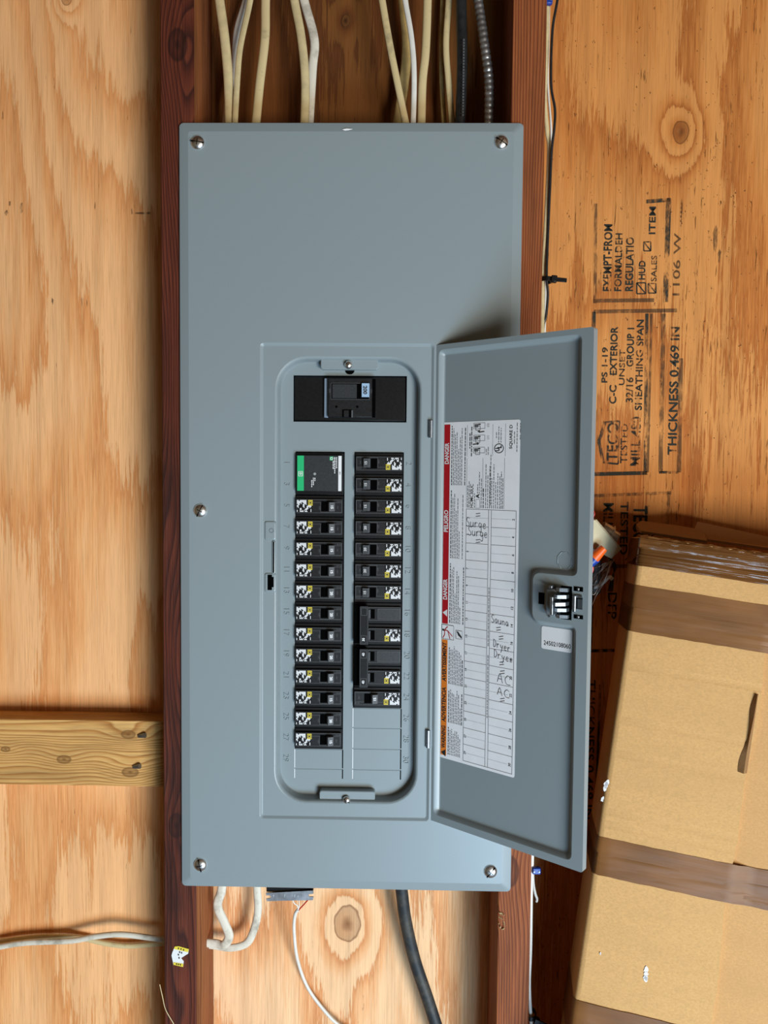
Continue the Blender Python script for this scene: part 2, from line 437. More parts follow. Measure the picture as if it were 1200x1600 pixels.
# horizontal blocking between studs
zb1, zb0 = at(120, 1125, YW - 0.038).z, at(120, 1228, YW - 0.038).z
kb = [(at(290 * 0.3375, 1060 + 378 * .3375, .05).x, at(98, 1187, .053).z, 0.006, 2), (at(203, 1207, .053).x, at(203, 1207, .053).z, 0.007, 3), (at(200, 1148, .053).x, at(200, 1148, .053).z, 0.006, 2), (at(8, 1171, .053).x, at(8, 1171, .053).z, 0.004, 2)]
M_BLOCK = lumber('pine_blocking', 5.0, srgb(226, 178, 110), srgb(214, 162, 94), srgb(176, 116, 56), 190, axis='x', knots=kb, warp=0.006)
m = MB(); m.box(-1.2, stud_l0 - 0.0003, YW - 0.038, YW - 0.0002, zb0, zb1, M_BLOCK, ch=0.002, seg=2)
bo = m.build('blocking_board'); tag(bo, 'honey-coloured pine blocking board nailed level between studs at lower left', 'board')
for px, py in ((222, 1150), (214, 1198)):
    m = MB(); p = at(px, py, YW - 0.038); m.cyl((p.x - 0.004, p.y - .0008, p.z), (p.x + 0.005, p.y - 0.0035, p.z + .002), 0.0022, 0.0032, 10, M_STEEL)
    m.build('toenail', bo)

# ------------------------------------------------------------------ stamps on the right sheet
def stamp():
    m = MB(); Y = YW - 0.0004
    P = lambda px, py: at(px, py, Y) - Vector((0, YW, 0))
    UP, RT = Vector((0, 0, 1)), Vector((1, 0, 0))
    ppm = (P(1000, 500) - P(1001, 500)).length
    def ccw(s, bx, y0, y1, h, mat=M_INK, bold=0.03):       # reads upward, letters' tops to the left
        for q, (da, db) in enumerate(((0, 0), (.05, .04), (.0, .08)) if bold > .025 else ((0, 0), (.06, .05))):
            m.text(s, P(bx, y0) + UP * (da * h * ppm) - RT * (db * h * ppm) + Vector((0, -.00002 * q, 0)), UP, -RT, h * .95 * ppm, mat, abs(y0 - y1) * ppm, .006)
    def cw(s, bx, y0, y1, h, mat=M_INK, bold=0.03):        # reads downward
        for q, (da, db) in enumerate(((0, 0), (.05, .04), (.0, .08)) if bold > .025 else ((0, 0), (.06, .05))):
            m.text(s, P(bx, y0) - UP * (da * h * ppm) + RT * (db * h * ppm) + Vector((0, -.00002 * q, 0)), -UP, RT, h * .95 * ppm, mat, abs(y0 - y1) * ppm, .006)
    def ln(x0, y0, x1, y1, wd, mat=M_INK): m.line(P(x0, y0), P(x1, y1), wd * ppm, (0, 1, 0), mat)
    ln(931, 318, 930, 474, 5, M_INKF); ln(1045, 310, 1040, 472, 8, M_INK); ln(927, 470, 1022, 469, 6, M_INKF); ln(1010, 315, 1048, 312, 6)
    ccw('EXEMPT-FROM', 955, 455, 352, 13, M_INK, 0.035); ccw('FORMALDEH', 971, 455, 366, 11); ccw('REGULATIO', 989, 455, 372, 12); 
    ccw('HUD', 1008, 437, 408, 10, M_INK, 0.03); ccw('SALES', 1026, 440, 400, 9, M_INKF); ccw('ITEM', 1024, 366, 324, 10, M_INK, 0.035); ccw('1106 W ......', 1062, 462, 318, 11, ink('ghost_stamp_ink', 0.3, 11.0))
    for (x0, y0, x1, y1) in ((995, 442, 1009, 459), (1013, 443, 1025, 458), (1006, 378, 1017, 392)):
        for a in ((x0, y0, x1, y0), (x1, y0, x1, y1), (x1, y1, x0, y1), (x0, y1, x0, y0), (x0, y0, x1, y1)): ln(*a, 2.0)
    ln(928, 487, 1058, 485, 6, M_INKF); ln(928, 487, 924, 742, 6); ln(1011, 490, 1008, 742, 5); ln(1018, 490, 1012, 738, 4, M_INKF); ln(924, 741, 1012, 739, 6)
    ln(1037, 490, 1032, 738, 7, M_INKF); ln(1064, 560, 1061, 738, 7, M_INKF); ln(1030, 738, 1063, 738, 4)
    ccw('PS 1-19', 949, 598, 543, 9); ccw('C-C', 963, 631, 602, 11); ccw('EXTERIOR', 964, 586, 511, 11); ccw('UNSET', 976, 602, 546, 9, M_INKF)
    ccw('32/16', 989, 629, 590, 11, M_INKF); ccw('GROUP 1', 990, 573, 513, 11); ccw('SHEATHING SPAN', 1003, 641, 500, 11, M_INK)
    ccw('TECO', 965, 721, 660, 17, M_INK, 0.035); ccw('TESTED', 980, 724, 662, 11, M_INK, 0.035); ccw('MILL 480', 1000, 728, 651, 15, M_INK, 0.035)
    for a in ((936, 690, 946, 659), (936, 690, 943, 724)): ln(*a, 5)
    ln(942, 660, 968, 658, 3); ln(943, 723, 966, 725, 3); ln(968, 658, 966, 725, 2)
    ccw('THICKNESS 0.469 IN', 1057, 711, 511, 14, M_INK, 0.018)
    ln(921, 775, 1049, 770, 5, M_INKF); ln(1044, 770, 1041, 830, 8, M_INKF); ln(924, 775, 920, 880, 5)
    cw('MILL 480', 943, 786, 862, 16, M_INK, 0.035); cw('TESTED', 970, 784, 868, 12, M_INK, 0.03); cw('TECO', 990, 790, 850, 22, M_INK, 0.05)
    ln(918, 886, 990, 884, 6, M_INKF); ln(927, 890, 922, 1016, 5); ln(920, 1017, 975, 1016, 5)
    cw('DFP', 950, 926, 968, 14, M_INK, 0.03); cw('THICKNESS 0.469 IN', 918, 1062, 1290, 13, M_INK, 0.018); ln(938, 1070, 930, 1290, 4)
    m.build('mill_stamp', wall, smooth=0, fixn=False)
    m = MB(); Y2 = YW - 0.0004; random.seed(5)
    for (px, py, w_, h_) in ((10, 333, 5, 9), (15, 317, 4, 8), (33, 325, 6, 20), (82, 470, 4, 10), (128, 472, 2, 14), (136, 474, 2, 12), (206, 330, 3, 10), (218, 333, 14, 4), (232, 333, 8, 3), (1118, 372, 8, 36), (1124, 400, 5, 20)):
        c = P(px, py); a, b = w_ * ppm / 2, h_ * ppm / 2
        n = 9; m.add([c + Vector((a * math.cos(t * 6.283 / n) * random.uniform(.6, 1.3), 0, b * math.sin(t * 6.283 / n) * random.uniform(.6, 1.3))) for t in range(n)], [tuple(range(n))], M_INKF)
    m.build('ink_smudge', wall, smooth=0, fixn=False)
stamp()

# ------------------------------------------------------------------ load centre: enclosure, cover, dead front
HW, HH = 0.1935, 0.4403
BASE = Vector((0, YS, Z0 - HH))
panel = empty('breaker_panel', BASE, 'grey steel breaker panel with open door, mounted between two studs', 'panel')
YF = -0.004
hx, dw, hz1, hz0 = 0.0951, 0.1946, 0.1932 + Z0, -0.3546 + Z0
O0 = at(430, 900, YF); O1 = at(655, 900, YF); oz1 = at(545, 558, YF).z; oz0 = at(545, 1256, YF).z
ox0, ox1 = O0.x, O1.x
YP = 0.0125                # dead front plane
m = MB()
L = [rrect(-HW, HW, Z0 - HH, Z0 + HH, 0.005, YS - 0.0004),
     rrect(-HW, HW, Z0 - HH, Z0 + HH, 0.005, 0.0),
     rrect(-HW + .0006, HW - .0006, Z0 - HH + .0006, Z0 + HH - .0006, 0.005, -0.0006),
     rrect(-HW + .0100, HW - .0100, Z0 - HH + .0100, Z0 + HH - .0100, 0.0032, YF + 0.0003),
     rrect(-HW + .0112, HW - .0112, Z0 - HH + .0112, Z0 + HH - .0112, 0.003, YF)]
for a, b in zip(L, L[1:]): m.strip(a, b, M_GREY)
xa, xb = hx - dw - 0.0015, hx + 0.0015
D = [rrect(xa, xb, hz0 - .0015, hz1 + .0015, 0.0045, YF), rrect(xa + .0006, xb - .0006, hz0 - .0009, hz1 + .0009, 0.004, YF + .0003),
     rrect(xa + .0026, xb - .0026, hz0 + .0011, hz1 - .0011, 0.003, YF + .0020), rrect(xa + .0034, xb - .0034, hz0 + .0019, hz1 - .0019, 0.0026, YF + .0022)]
m.strip(L[-1], D[0], M_GREY)
for a, b in zip(D, D[1:]): m.strip(a, b, M_GREY)
YD = YF + .0022
R0 = 0.036
W_ = [rrect(ox0 - .001, ox1 + .001, oz0 - .001, oz1 + .001, R0 + .001, YD)]
for d, y in ((0.0, YD + .0003), (0.0012, YD + .0012), (0.0022, YD + .003), (0.0036, YP - .001), (0.0042, YP)):
    W_.append(rrect(ox0 + d, ox1 - d, oz0 + d, oz1 - d, R0 - d, y))
m.strip(D[-1], W_[0], M_GREY)
for a, b in zip(W_, W_[1:]): m.strip(a, b, M_GREY)
cover = m.build('cover', panel, shift=BASE, smooth=13)

# slots, in breaker spaces of one inch
YB = 0.0075
z_first = at(550, 724, YB).z; z_last = at(496, 1155, YB).z; PIT = (z_first - z_last) / 13
slot = lambda k: z_first - PIT * k
xl = (at(501, 741, YB).x + at(496, 1155, YB).x) / 2; xrc = (at(593.5, 740, YB).x + at(588, 1090, YB).x) / 2
BWD = 0.0553
mbx0, mbx1 = at(458.5, 623, YP).x, at(635.5, 623, YP).x; mbz1, mbz0 = at(547, 587, YP).z, at(547, 659.5, YP).z
hwid = BWD / 2 + 0.0009
def recthole(x0, x1, z0, z1): return [Vector((x0, YP, z1)), Vector((x0, YP, z0)), Vector((x1, YP, z0)), Vector((x1, YP, z1))]
outer = rrect(ox0 + .002, ox1 - .002, oz0 + .002, oz1 - .002, R0 - .002, YP)
lz1, lz0 = slot(-0.5) + .0008, slot(13.5) - .0008
rz0 = slot(11.5) - .0008
holes = [recthole(mbx0, mbx1, mbz0, mbz1), recthole(xl - hwid, xl + hwid, lz0, lz1), recthole(xrc - hwid, xrc + hwid, rz0, lz1)]
m = MB(); m.fill([outer] + holes, M_GREY)
for h in holes:
    m.strip(h, [p + Vector((0, 0.002, 0)) for p in h], M_GREY)
dead = m.build('dead_front', panel, shift=BASE, smooth=0)
# knock-out filler plates with slits at their sides
def filler(xc, k0, k1):
    m = MB(); z1, z0 = slot(k0 - .5) - (.0014 if k0 in (12, 14) and xc > xl + .01 and k0 == 12 or xc == xl and k0 == 14 else .0002), slot(k1 - .5) + .0002
    m.box(xc - hwid + .0006, xc + hwid - .0008, YP - .0005, YP + .0004, z0, z1, M_GREY, ch=.0003)
    m.box(xc - hwid - .0002, xc - hwid + .0006, YP - .0002, YP + .0003, z0 + .001, z1, M_PAPER)
    m.box(xc + hwid - .0010, xc + hwid + .0004, YP - .0003, YP + .0003, z0 + .001, z1, M_HOLE)
    m.build('filler_plate', panel, shift=BASE, smooth=0)
filler(xl, 14, 15); filler(xl, 15, 15.5)
for k in (12, 13, 14): filler(xrc, k, k + 1)
filler(xrc, 15, 15.5)
# embossed circuit numbers
xnR = at(637.5, 900, YP).x; xnL = at(448, 1000, YP).x
for k in range(15):
    for x, n_ in ((xnR, 2 * k + 2), (xnL, 2 * k + 1)):
        m = MB(); m.text(str(n_), (x - .003, YP - .0002, slot(k)), (0, 0, -1), (1, 0, 0), .0064, M_GREY, None, -0.012, 'c', 0.07)
        m.build('embossed_number', dead, shift=BASE, smooth=0)
# tabs with screws at the top and bottom of the well
def pan_head(m, p, r, hgt, mat, ang=0.3, cross=True):
    prof = [(1.0, 0.0), (1.0, 0.10), (0.95, 0.30), (0.82, 0.58), (0.6, 0.82), (0.35, 0.95), (0.1, 1.0)]
    n = 24; rings = [[Vector((p.x + r * q * math.cos(2 * math.pi * i / n), p.y - hgt * h, p.z + r * q * math.sin(2 * math.pi * i / n))) for i in range(n)] for q, h in prof]
    for a, b in zip(rings, rings[1:]): m.strip(a, b, mat)
    m.add(rings[-1], [tuple(range(n))], mat)
    for k in (0, 1) if cross else (0,):
        a = ang + k * math.pi / 2; l = r * (0.93 if k == 0 else 0.42)
        M = Matrix.Translation(p) @ Matrix.Rotation(a, 4, 'Y')
        m.box(-l, l, -hgt * 1.0, -hgt * 0.45, -r * .055, r * .055, M_HOLE, M=M)
def tab(px0, px1, py0, py1, top, name):
    YT = YP - .0100; x0, x1 = at(px0, py0, YT).x, at(px1, py0, YT).x; z1, z0 = at(px0, py0, YT).z, at(px0, py1, YT).z
    m = MB(); A = rrect(x0, x1, z0, z1, .003, YP + .0002); B = rrect(x0, x1, z0, z1, .003, YT + .0008); C = rrect(x0 + .0008, x1 - .0008, z0 + .0008, z1 - .0008, .0025, YT)
    m.strip(A, B, M_GREY); m.strip(B, C, M_GREY); m.add(C, [tuple(range(len(C)))], M_GREY)
    return m.build(name, panel, shift=BASE, smooth=30)
t1 = tab(501, 591, 557, 577, True, 'retaining_tab'); t2 = tab(499, 586, 1235.5, 1256, False, 'retaining_tab')
for (px, py) in ((544.5, 570), (541.5, 1250)):
    p = at(px, py, YP - .0125); m = MB()
    m.cyl(p + Vector((0, .003, 0)), p, 0.0024, 0.0024, 16, M_SCREW); pan_head(m, p, 0.0046, 0.0034, M_SCREW, 0.6); m.build('dead_front_screw', panel, shift=BASE)
    m = MB(); c = at(px + 2, py + (9 if py < 800 else -13), YP - .0002)
    ring = [c + Vector((.0055 * math.cos(t * math.pi / 8), 0, .0045 * math.sin(t * math.pi / 8))) for t in range(16)]
    m.add(ring, [tuple(range(16))], M_HOLE); m.build('screw_clearance', panel, shift=BASE)
# cover screws
for (px, py, a) in ((309, 223, 0.15), (783.5, 222.5, 0.6), (313, 798, -1.1), (313, 1351, 1.35), (766.5, 1361.5, -0.9)):
    p = at(px, py, YF); m = MB(); pan_head(m, p, 0.0079, 0.0042, M_SCREW, a); m.build('cover_screw', panel, shift=BASE)
# latch strike, embossed in the door recess
m = MB()
def emb(px0, px1, py0, py1, d0=.0016):
    x0, x1 = at(px0, py0, YD).x, at(px1, py0, YD).x; z1, z0 = at(px0, py0, YD).z, at(px0, py1, YD).z
    A = rrect(x0, x1, z0, z1, .0022, YD + .0001, 4); B = rrect(x0 + .0006, x1 - .0006, z0 + .0006, z1 - .0006, .002, YD - d0 * .7, 4); C = rrect(x0 + .0016, x1 - .0016, z0 + .0016, z1 - .0016, .0016, YD - d0, 4)
    m.strip(A, B, M_GREY); m.strip(B, C, M_GREY); m.add(C, [tuple(range(len(C)))], M_GREY)
emb(413.5, 431.5, 814, 844); emb(413.5, 431.5, 895, 925); emb(424.5, 431.0, 844, 897)
c = at(424, 829, YD - .0018)
for k in range(16):
    a0, a1 = k * math.pi / 8, (k + 1) * math.pi / 8
    m.line(c + Vector((.0024 * math.cos(a0), 0, .0024 * math.sin(a0))), c + Vector((.0024 * math.cos(a1), 0, .0024 * math.sin(a1))), .0005, (0, 1, 0), M_LINEGREY)
Y2 = YD - .0018
P = [at(x, y, Y2) for x, y in ((418, 898), (425, 898), (425, 901.5), (427.6, 901.5), (427.6, 917.5), (425, 917.5), (425, 922), (418, 922))]
m.fill([P], M_HOLE)
m.build('latch_strike', panel, shift=BASE, smooth=30)
# enclosure behind the cover
m = MB(); ez1, ez0 = Z0 + HH - .016, Z0 - HH + .016; ex0, ex1 = stud_l1 + .002, stud_r0 - .002
yb0, yb1 = .0035, YW - .001
for (a, b, c_, d, e, f) in ((ex0, ex0 + .0015, yb0, yb1, ez0, ez1), (ex1 - .0015, ex1, yb0, yb1, ez0, ez1), (ex0, ex1, yb0, yb1, ez1 - .0015, ez1), (ex0, ex1, yb0, yb1, ez0, ez0 + .0015), (ex0, ex1, yb1 - .0015, yb1, ez0, ez1)):
    m.box(a, b, c_, d, e, f, M_GREYBOX)
m.build('enclosure', panel, shift=BASE, smooth=0)
# scuff of bare metal at the top rim
m = MB(); c = at(543, 203, YF - .0006); random.seed(2)
m.add([c + Vector(q) for q in ((-.006, 0, .0006), (-.001, 0, .0016), (.006, 0, .001), (.002, 0, -.0002), (-.003, 0, -.0008))], [(0, 1, 2, 3, 4)], M_PAPER)
m.build('paint_chip', panel, shift=BASE, smooth=0)

# ------------------------------------------------------------------ breakers (local frame: x right, y back, z up, face near y=0)
UPV, DNV, RTV = (0, 0, 1), (0, 0, -1), (1, 0, 0)
BITS = ("##.#######......", "##########......", "#####.####......", "###.#..###......", ".##...##.#......", "##....##...####.",
        "##....##..#####.", ".#.....#..##.#..", "...##....###....", "...##...###...#.", "#..#.#.#.#....#.", "#..####.###...#.")
pattern = []
for r, row in enumerate(BITS):
    i = 0
    while i < 16:
        if row[i] == '#':
            j = i
            while j < 16 and row[j] == '#': j += 1
            pattern.append((i / 16, (j - .25) / 16, r, 1.0)); i = j
        i += 1
def data_sticker(m, x0, x1, z0, z1, y):
    m.box(x0, x1, y, y + .0004, z0, z1, M_BLACK)
    hh = (z1 - z0) / 12.4
    for a, b, r, s in pattern:
        zz = z1 - (r + .25) * hh
        m.quad(*[Vector(q) for q in ((x0 + a * (x1 - x0), y - .0001, zz), (x0 + b * (x1 - x0), y - .0001, zz), (x0 + b * (x1 - x0), y - .0001, zz - hh * .86 * s), (x0 + a * (x1 - x0), y - .0001, zz - hh * .86 * s))], M_WHITE)
    yx0, yx1 = x0 + .72 * (x1 - x0), x1; yz1 = z1 - .0002; yz0 = yz1 - .0062
    m.box(yx0, yx1, y - .0002, y, yz0, yz1, M_YEL)
    cx, cz = (yx0 + yx1) / 2, (yz0 + yz1) / 2
    for s, mt, o in ((.0021, M_INKBLK, .0003), (.0016, M_YEL, .00035), (.0010, M_INKBLK, .0004)):
        m.quad((cx - s, y - o, cz - s), (cx + s, y - o, cz - s), (cx + s, y - o, cz + s), (cx - s, y - o, cz + s), mt)
HBX = BWD / 2
def edge_lines(m, x0, x1, z0, z1, y, w=.00035, mat=None):
    mat = mat or M_LINEGREY
    for a, b in (((x0, y, z0), (x1, y, z0)), ((x1, y, z0), (x1, y, z1)), ((x1, y, z1), (x0, y, z1)), ((x0, y, z1), (x0, y, z0))): m.line(a, b, w, (0, 1, 0), mat)
def pole_body(m, zc_, xs=None):
    h = PIT / 2 - .0002
    m.box(-HBX, HBX, .0035, .030, zc_ - h, zc_ + h, M_BLACK, ch=.0006)
    m.box(-HBX + .0004, HBX - .001, -.0002, .0036, zc_ - .0083, zc_ + .0083, M_BLACK2, ch=.0007)
def handle(m, x0, x1, zc_, on, rating, mt=None):
    """toggle rocking along x: tip thrown towards +x when on"""
    mt = M_HANDLE; hz = .0052
    s = 1 if on else -1; xc = (x0 + x1) / 2
    pr = [(xc + s * .0010, .002), (xc + s * .0016, -.0034), (xc + s * .0034, -.0066), (xc + s * .0092, -.0046), (xc + s * .0098, .002)]
    A = [Vector((x, y, zc_ - hz)) for x, y in pr]; B = [Vector((x, y, zc_ + hz)) for x, y in pr]
    m.prism(A, B, mt)
    a, b = Vector((pr[2][0], pr[2][1], zc_)), Vector((pr[3][0], pr[3][1], zc_)); mid = (a + b) / 2; t = (b - a).normalized() * s
    n = Vector((0, 0, -1)).cross(t)
    return mid, t
def make_breaker(on, rating):
    root = empty('circuit_breaker', (0, 0, 0))
    m = MB(); pole_body(m, 0)
    edge_lines(m, -HBX + .0012, HBX - .0016, -.0077, .0077, -.00035)
    sx0, sx1 = .0022, .0150
    edge_lines(m, sx0 - .0008, HBX - .0018, -.0068, .0042, -.00036, .0003)
    m.line((-.008, -.0004, .0042), (sx0, -.0004, .0042), .0003, (0, 1, 0), M_LINEGREY)
    m.text('10 kA', (.0205, -.0004, .0050), RTV, UPV, .0016, M_LINEGREY, .0055)
    m.text('OFF', (-.0005, -.0004, -.002), DNV, RTV, .0016, M_LINEGREY, None, 0, 'c'); m.text('ON', (.0205, -.0004, -.001), DNV, RTV, .0016, M_LINEGREY, None, 0, 'c')
    m.build('body', root, smooth=30)
    m = MB(); m.box(sx0, sx1, -.0004, -.0001, -.0058, .0058, M_HOLE); m.build('toggle_slot', root, smooth=0)
    m = MB(); mid, t = handle(m, sx0, sx1, -.0004, on, rating); h = m.build('handle', root, smooth=20)
    m = MB(); t2 = t if t.x > 0 else -t; nn = Vector((0, 0, -1)).cross(t2)
    m.text(rating, mid - t2 * .0012 + Vector((0, -.0002, -.0004)) - Vector((0, .0, 0)), DNV, t2, .0030, M_WHITE, None, .03, 'c'); m.build('rating_number', h, smooth=0)
    m = MB(); data_sticker(m, -HBX + .0017, -HBX + .0198, -.0070, .0072, -.0006); m.build('data_label', root, smooth=0)
    return root
def copy_tree(o, parent=None):
    c = o.copy(); COL.objects.link(c); c.parent = parent
    for ch in list(o.children): copy_tree(ch, c)
    return c
ORD = ['topmost', 'second', 'third', 'fourth', 'fifth', 'sixth', 'seventh', 'eighth', 'ninth', 'tenth', 'eleventh', 'bottom']
protos = {}
def place_breaker(xc, k, rot, rating, on, label, group):
    key = (rating, on)
    if key not in protos: protos[key] = make_breaker(on, rating); o = protos[key]
    else: o = copy_tree(protos[key])
    o.location = (xc, YB - .0015, slot(k)); o.rotation_euler = (0, math.pi if rot else 0, 0)
    tag(o, label, 'breaker', group); return o
LR = ['15', '15', '15', '15', '20', '20', '20', '20', '20', '15', '20', '15']
for i, rt in enumerate(LR):
    place_breaker(xl, 2 + i, False, rt, True, f'black single-pole breaker, {ORD[i]} of twelve in the left column' + (', below the surge module' if i == 0 else ''), 'left column breakers')
RR = ['15', '15', '15', '20', '20', '20', '15']
for i, rt in enumerate(RR):
    place_breaker(xrc, i, True, rt, True, f'black single-pole breaker, {ORD[i]} in the right column, switched on', 'right column breakers')
place_breaker(xrc, 11, True, '15', False, 'black single-pole breaker with lit toggle thrown off, bottom of the right column', 'right column breakers')
# double-pole breakers (built unrotated, then turned like the right column)
def make_double(r1, r2, label, k):
    root = empty('double_pole_breaker', (xrc, YB - .0015, (slot(k) + slot(k + 1)) / 2), label, 'breaker', 'right column breakers'); root.rotation_euler = (0, math.pi, 0)
    m = MB()
    for s in (-1, 1): pole_body(m, s * PIT / 2)
    for s in (-1, 1): edge_lines(m, -HBX + .0012, .010, s * PIT / 2 - .0077, s * PIT / 2 + .0077, -.00035)
    m.build('body', root, smooth=30)
    for s in (-1, 1): m = MB(); m.box(.0035, .0095, -.0005, -.0001, s * PIT / 2 - .0055, s * PIT / 2 + .0055, M_HOLE); m.build('toggle_slot', root, smooth=0)
    for s in (-1, 1):
        m = MB(); z = s * PIT / 2; A = [Vector((x, y, z - .005)) for x, y in ((.0075, .001), (.0095, -.0022), (.0112, -.0022), (.0112, .001))]; B = [p + Vector((0, 0, .010)) for p in A]
        m.prism(A, B, M_HANDLE); m.build('toggle', root, smooth=20)
    m = MB(); hb = PIT * .90
    m.box(.0105, .0205, -.0078, -.0008, -hb, hb, M_BLACK, ch=.0008); m.box(.0205, HBX - .0005, -.0012, .001, -hb, hb, M_HOLE)
    edge_lines(m, .0125, .0188, -hb + .002, -hb + .0105, -.0080); edge_lines(m, .0125, .0188, hb - .0105, hb - .002, -.0080); edge_lines(m, .0112, .0200, -hb + .0006, hb - .0006, -.0080)
    tie = m.build('handle_tie', root, smooth=20)
    for z, r in ((-hb + .0062, r1), (hb - .0062, r2)):
        if r: m = MB(); m.text(r, (.0148, -.0083, z), DNV, RTV, .0027, M_WHITE, None, .03, 'c'); m.build('rating_number', tie, smooth=0)
    m = MB(); data_sticker(m, -HBX + .0017, -HBX + .0195, PIT / 2 - .0070, PIT / 2 + .0070, -.0006); m.build('data_label', root, smooth=0)
    m = MB(); z = -PIT / 2; m.box(-HBX + .0017, .000, -.0006, -.0001, z - .0060, z + .0062, M_SPD, ch=.0002); edge_lines(m, -HBX + .0017, .000, z - .006, z + .0062, -.0008); m.build('blank_label', root, smooth=0)
make_double('', '30', 'dusty double-pole breaker with tied handles above the similar one, right column', 7)
make_double('40', '40', 'double-pole breaker marked 40 on both ends of its handle tie, right column', 9)

# surge module
sroot = empty('surge_module', (xl, YB - .0015, (slot(0) + slot(1)) / 2), 'black surge module with green stripe, top of the left column', 'surge protector')
m = MB(); hs = PIT - .0005
m.box(-HBX, HBX, .0030, .030, -hs, hs, M_BLACK, ch=.0008); m.box(-HBX + .0006, HBX - .0012, -.0006, .0032, -hs + .0035, hs - .0025, M_BLACK2, ch=.0008); m.build('body', sroot, smooth=30)
m = MB(); fx0, fx1, fz0, fz1 = -HBX + .0020, HBX - .0022, -hs + .0048, hs - .0036; y = -.0009
m.box(fx0 + .0078, fx1 - .0040, y, y + .0004, fz0, fz1, M_SPD); m.box(fx0, fx0 + .0076, y, y + .0004, fz0, fz1, M_GREEN); m.box(fx1 - .0037, fx1, y, y + .0004, fz0, fz1, M_WHITE)
face = m.build('face_label', sroot, smooth=0)
m = MB(); y -= .0002; c = fx0 + .0038
edge_lines(m, c - .0024, c + .0024, -.0026, .0026, y, .0006, M_WHITE); m.text('D', (c - .0011, y, 0), DNV, RTV, .0024, M_WHITE, None, .05, 'c')
m.build('brand_mark', face, smooth=0)
m = MB(); lx = fx1 - .0115; lz = fz1 - .0030
m.quad((lx - .0022, y, lz - .0022), (lx + .0022, y, lz - .0022), (lx + .0022, y, lz + .0022), (lx - .0022, y, lz + .0022), M_GREEN)
edge_lines(m, lx - .0012, lx + .0012, lz - .0013, lz + .0013, y - .0001, .0006, M_WHITE); m.build('brand_mark', face, smooth=0); m = MB()
random.seed(4)
for xq, zq, ln_ in ((fx1 - .0058, fz1 - .0015, .0125), (fx1 - .0078, fz1 - .0015, .019), (fx1 - .0096, fz1 - .0015, .0122)):
    z = zq
    while z > zq - ln_:
        d = random.uniform(.0012, .0030); m.quad((xq - .0005, y, z), (xq + .0005, y, z), (xq + .0005, y, z - d), (xq - .0005, y, z - d), M_WHITE); z -= d + .0006
for xq, z1, z2 in ((-.0052, -.0045, -.0085), (-.0070, -.0045, -.0135), (-.0088, -.0072, -.0150)):
    z = z1
    while z > z2:
        d = random.uniform(.0010, .0022); m.quad((xq - .00045, y, z), (xq + .00045, y, z), (xq + .00045, y, z - d), (xq - .00045, y, z - d), M_WHITE); z -= d + .0005
m.text('SPD', (fx1 - .0026, y, .001), DNV, RTV, .0014, M_INKBLK, None, 0, 'c')
tag(m.build('face_print', face, smooth=0), kind='stuff')
m = MB(); m.cyl((-.0055, -.0008, .0), (-.0055, -.0016, .0), .0017, .0014, 14, plain('led_lens', (.35, .36, .36), .3)); m.build('indicator_lens', sroot)

# main breaker
mc = Vector(((mbx0 + mbx1) / 2, YP - .001, (mbz0 + mbz1) / 2)); mroot = empty('main_breaker', mc, 'wide black main breaker marked 200 above the two breaker columns', 'breaker')
def MX(px): return at(px, 623, YP - .002).x - mc.x
def MZ(py): return at(547, py, YP - .002).z - mc.z
m = MB(); bw, bh = (mbx1 - mbx0) / 2 - .0012, (mbz1 - mbz0) / 2 - .0012
m.box(-bw, bw, .0005, .03, -bh, bh, M_BLACK, ch=.001)
m.box(MX(513), MX(587), -.0085, .001, -bh + .0035, bh - .0025, M_BLACK2, ch=.001)
A = [Vector((MX(506.5), -.0005, z)) for z in (-bh + .0035, bh - .0025)]; 
m.box(MX(507), MX(513), -.0040, .001, -bh + .0035, bh - .0025, plain('main_breaker_highlight', srgb(120, 135, 150), .35), ch=.0004)  # edge highlight painted as a blue-grey strip left of the raised body
m.box(MX(582), MX(587), -.0090, -.0080, -bh + .0035, bh - .0035, M_HOLE)
m.build('body', mroot, smooth=30)
m = MB(); m.box(MX(518), MX(577.5), -.0088, -.0084, MZ(625), MZ(600), M_HOLE); edge_lines(m, MX(518), MX(577.5), MZ(625), MZ(600), -.0089, .0004); m.box(MX(520), MX(558), -.0098, -.0086, MZ(623.5), MZ(601.5), M_SPD, ch=.0003); m.build('toggle_slot', mroot, smooth=0)
m = MB(); x0, x1 = MX(566), MX(577); A = [Vector((x, y, MZ(621.5))) for x, y in ((x0 - .001, -.0085), (x0, -.0128), (x1, -.0122), (x1 + .0006, -.0085))]; B = [Vector((p.x, p.y, MZ(600.5))) for p in A]
m.prism(A, B, M_LBLUE); hd = m.build('handle', mroot, smooth=20)
m = MB(); m.text('200', (MX(568.5), -.0132, MZ(611)), DNV, RTV, .0042, M_INKBLK, .0095, .02, 'c'); m.build('rating_number', hd, smooth=0)
m = MB()
for px in (526.5, 559):
    m.cyl((MX(px), -.0086, MZ(636.5)), (MX(px), -.0089, MZ(636.5)), .0014, .0014, 14, M_HOLE)
m.box(MX(536), MX(550), -.0095, -.0084, MZ(653), MZ(641), M_HOLE); m.box(MX(538), MX(546), -.0100, -.0090, MZ(652.5), MZ(642), M_BLACK2, ch=.0003)
m.box(MX(550), MX(552), -.0092, -.0085, MZ(653), MZ(642), M_LINEGREY)
m.text('OFF', (MX(514.5), -.0089, MZ(612)), DNV, RTV, .002, M_LINEGREY, None, 0, 'c'); m.text('ON', (MX(579), -.0089, MZ(612)), DNV, RTV, .002, M_LINEGREY, None, 0, 'c')
m.build('trip_button', mroot, smooth=20)

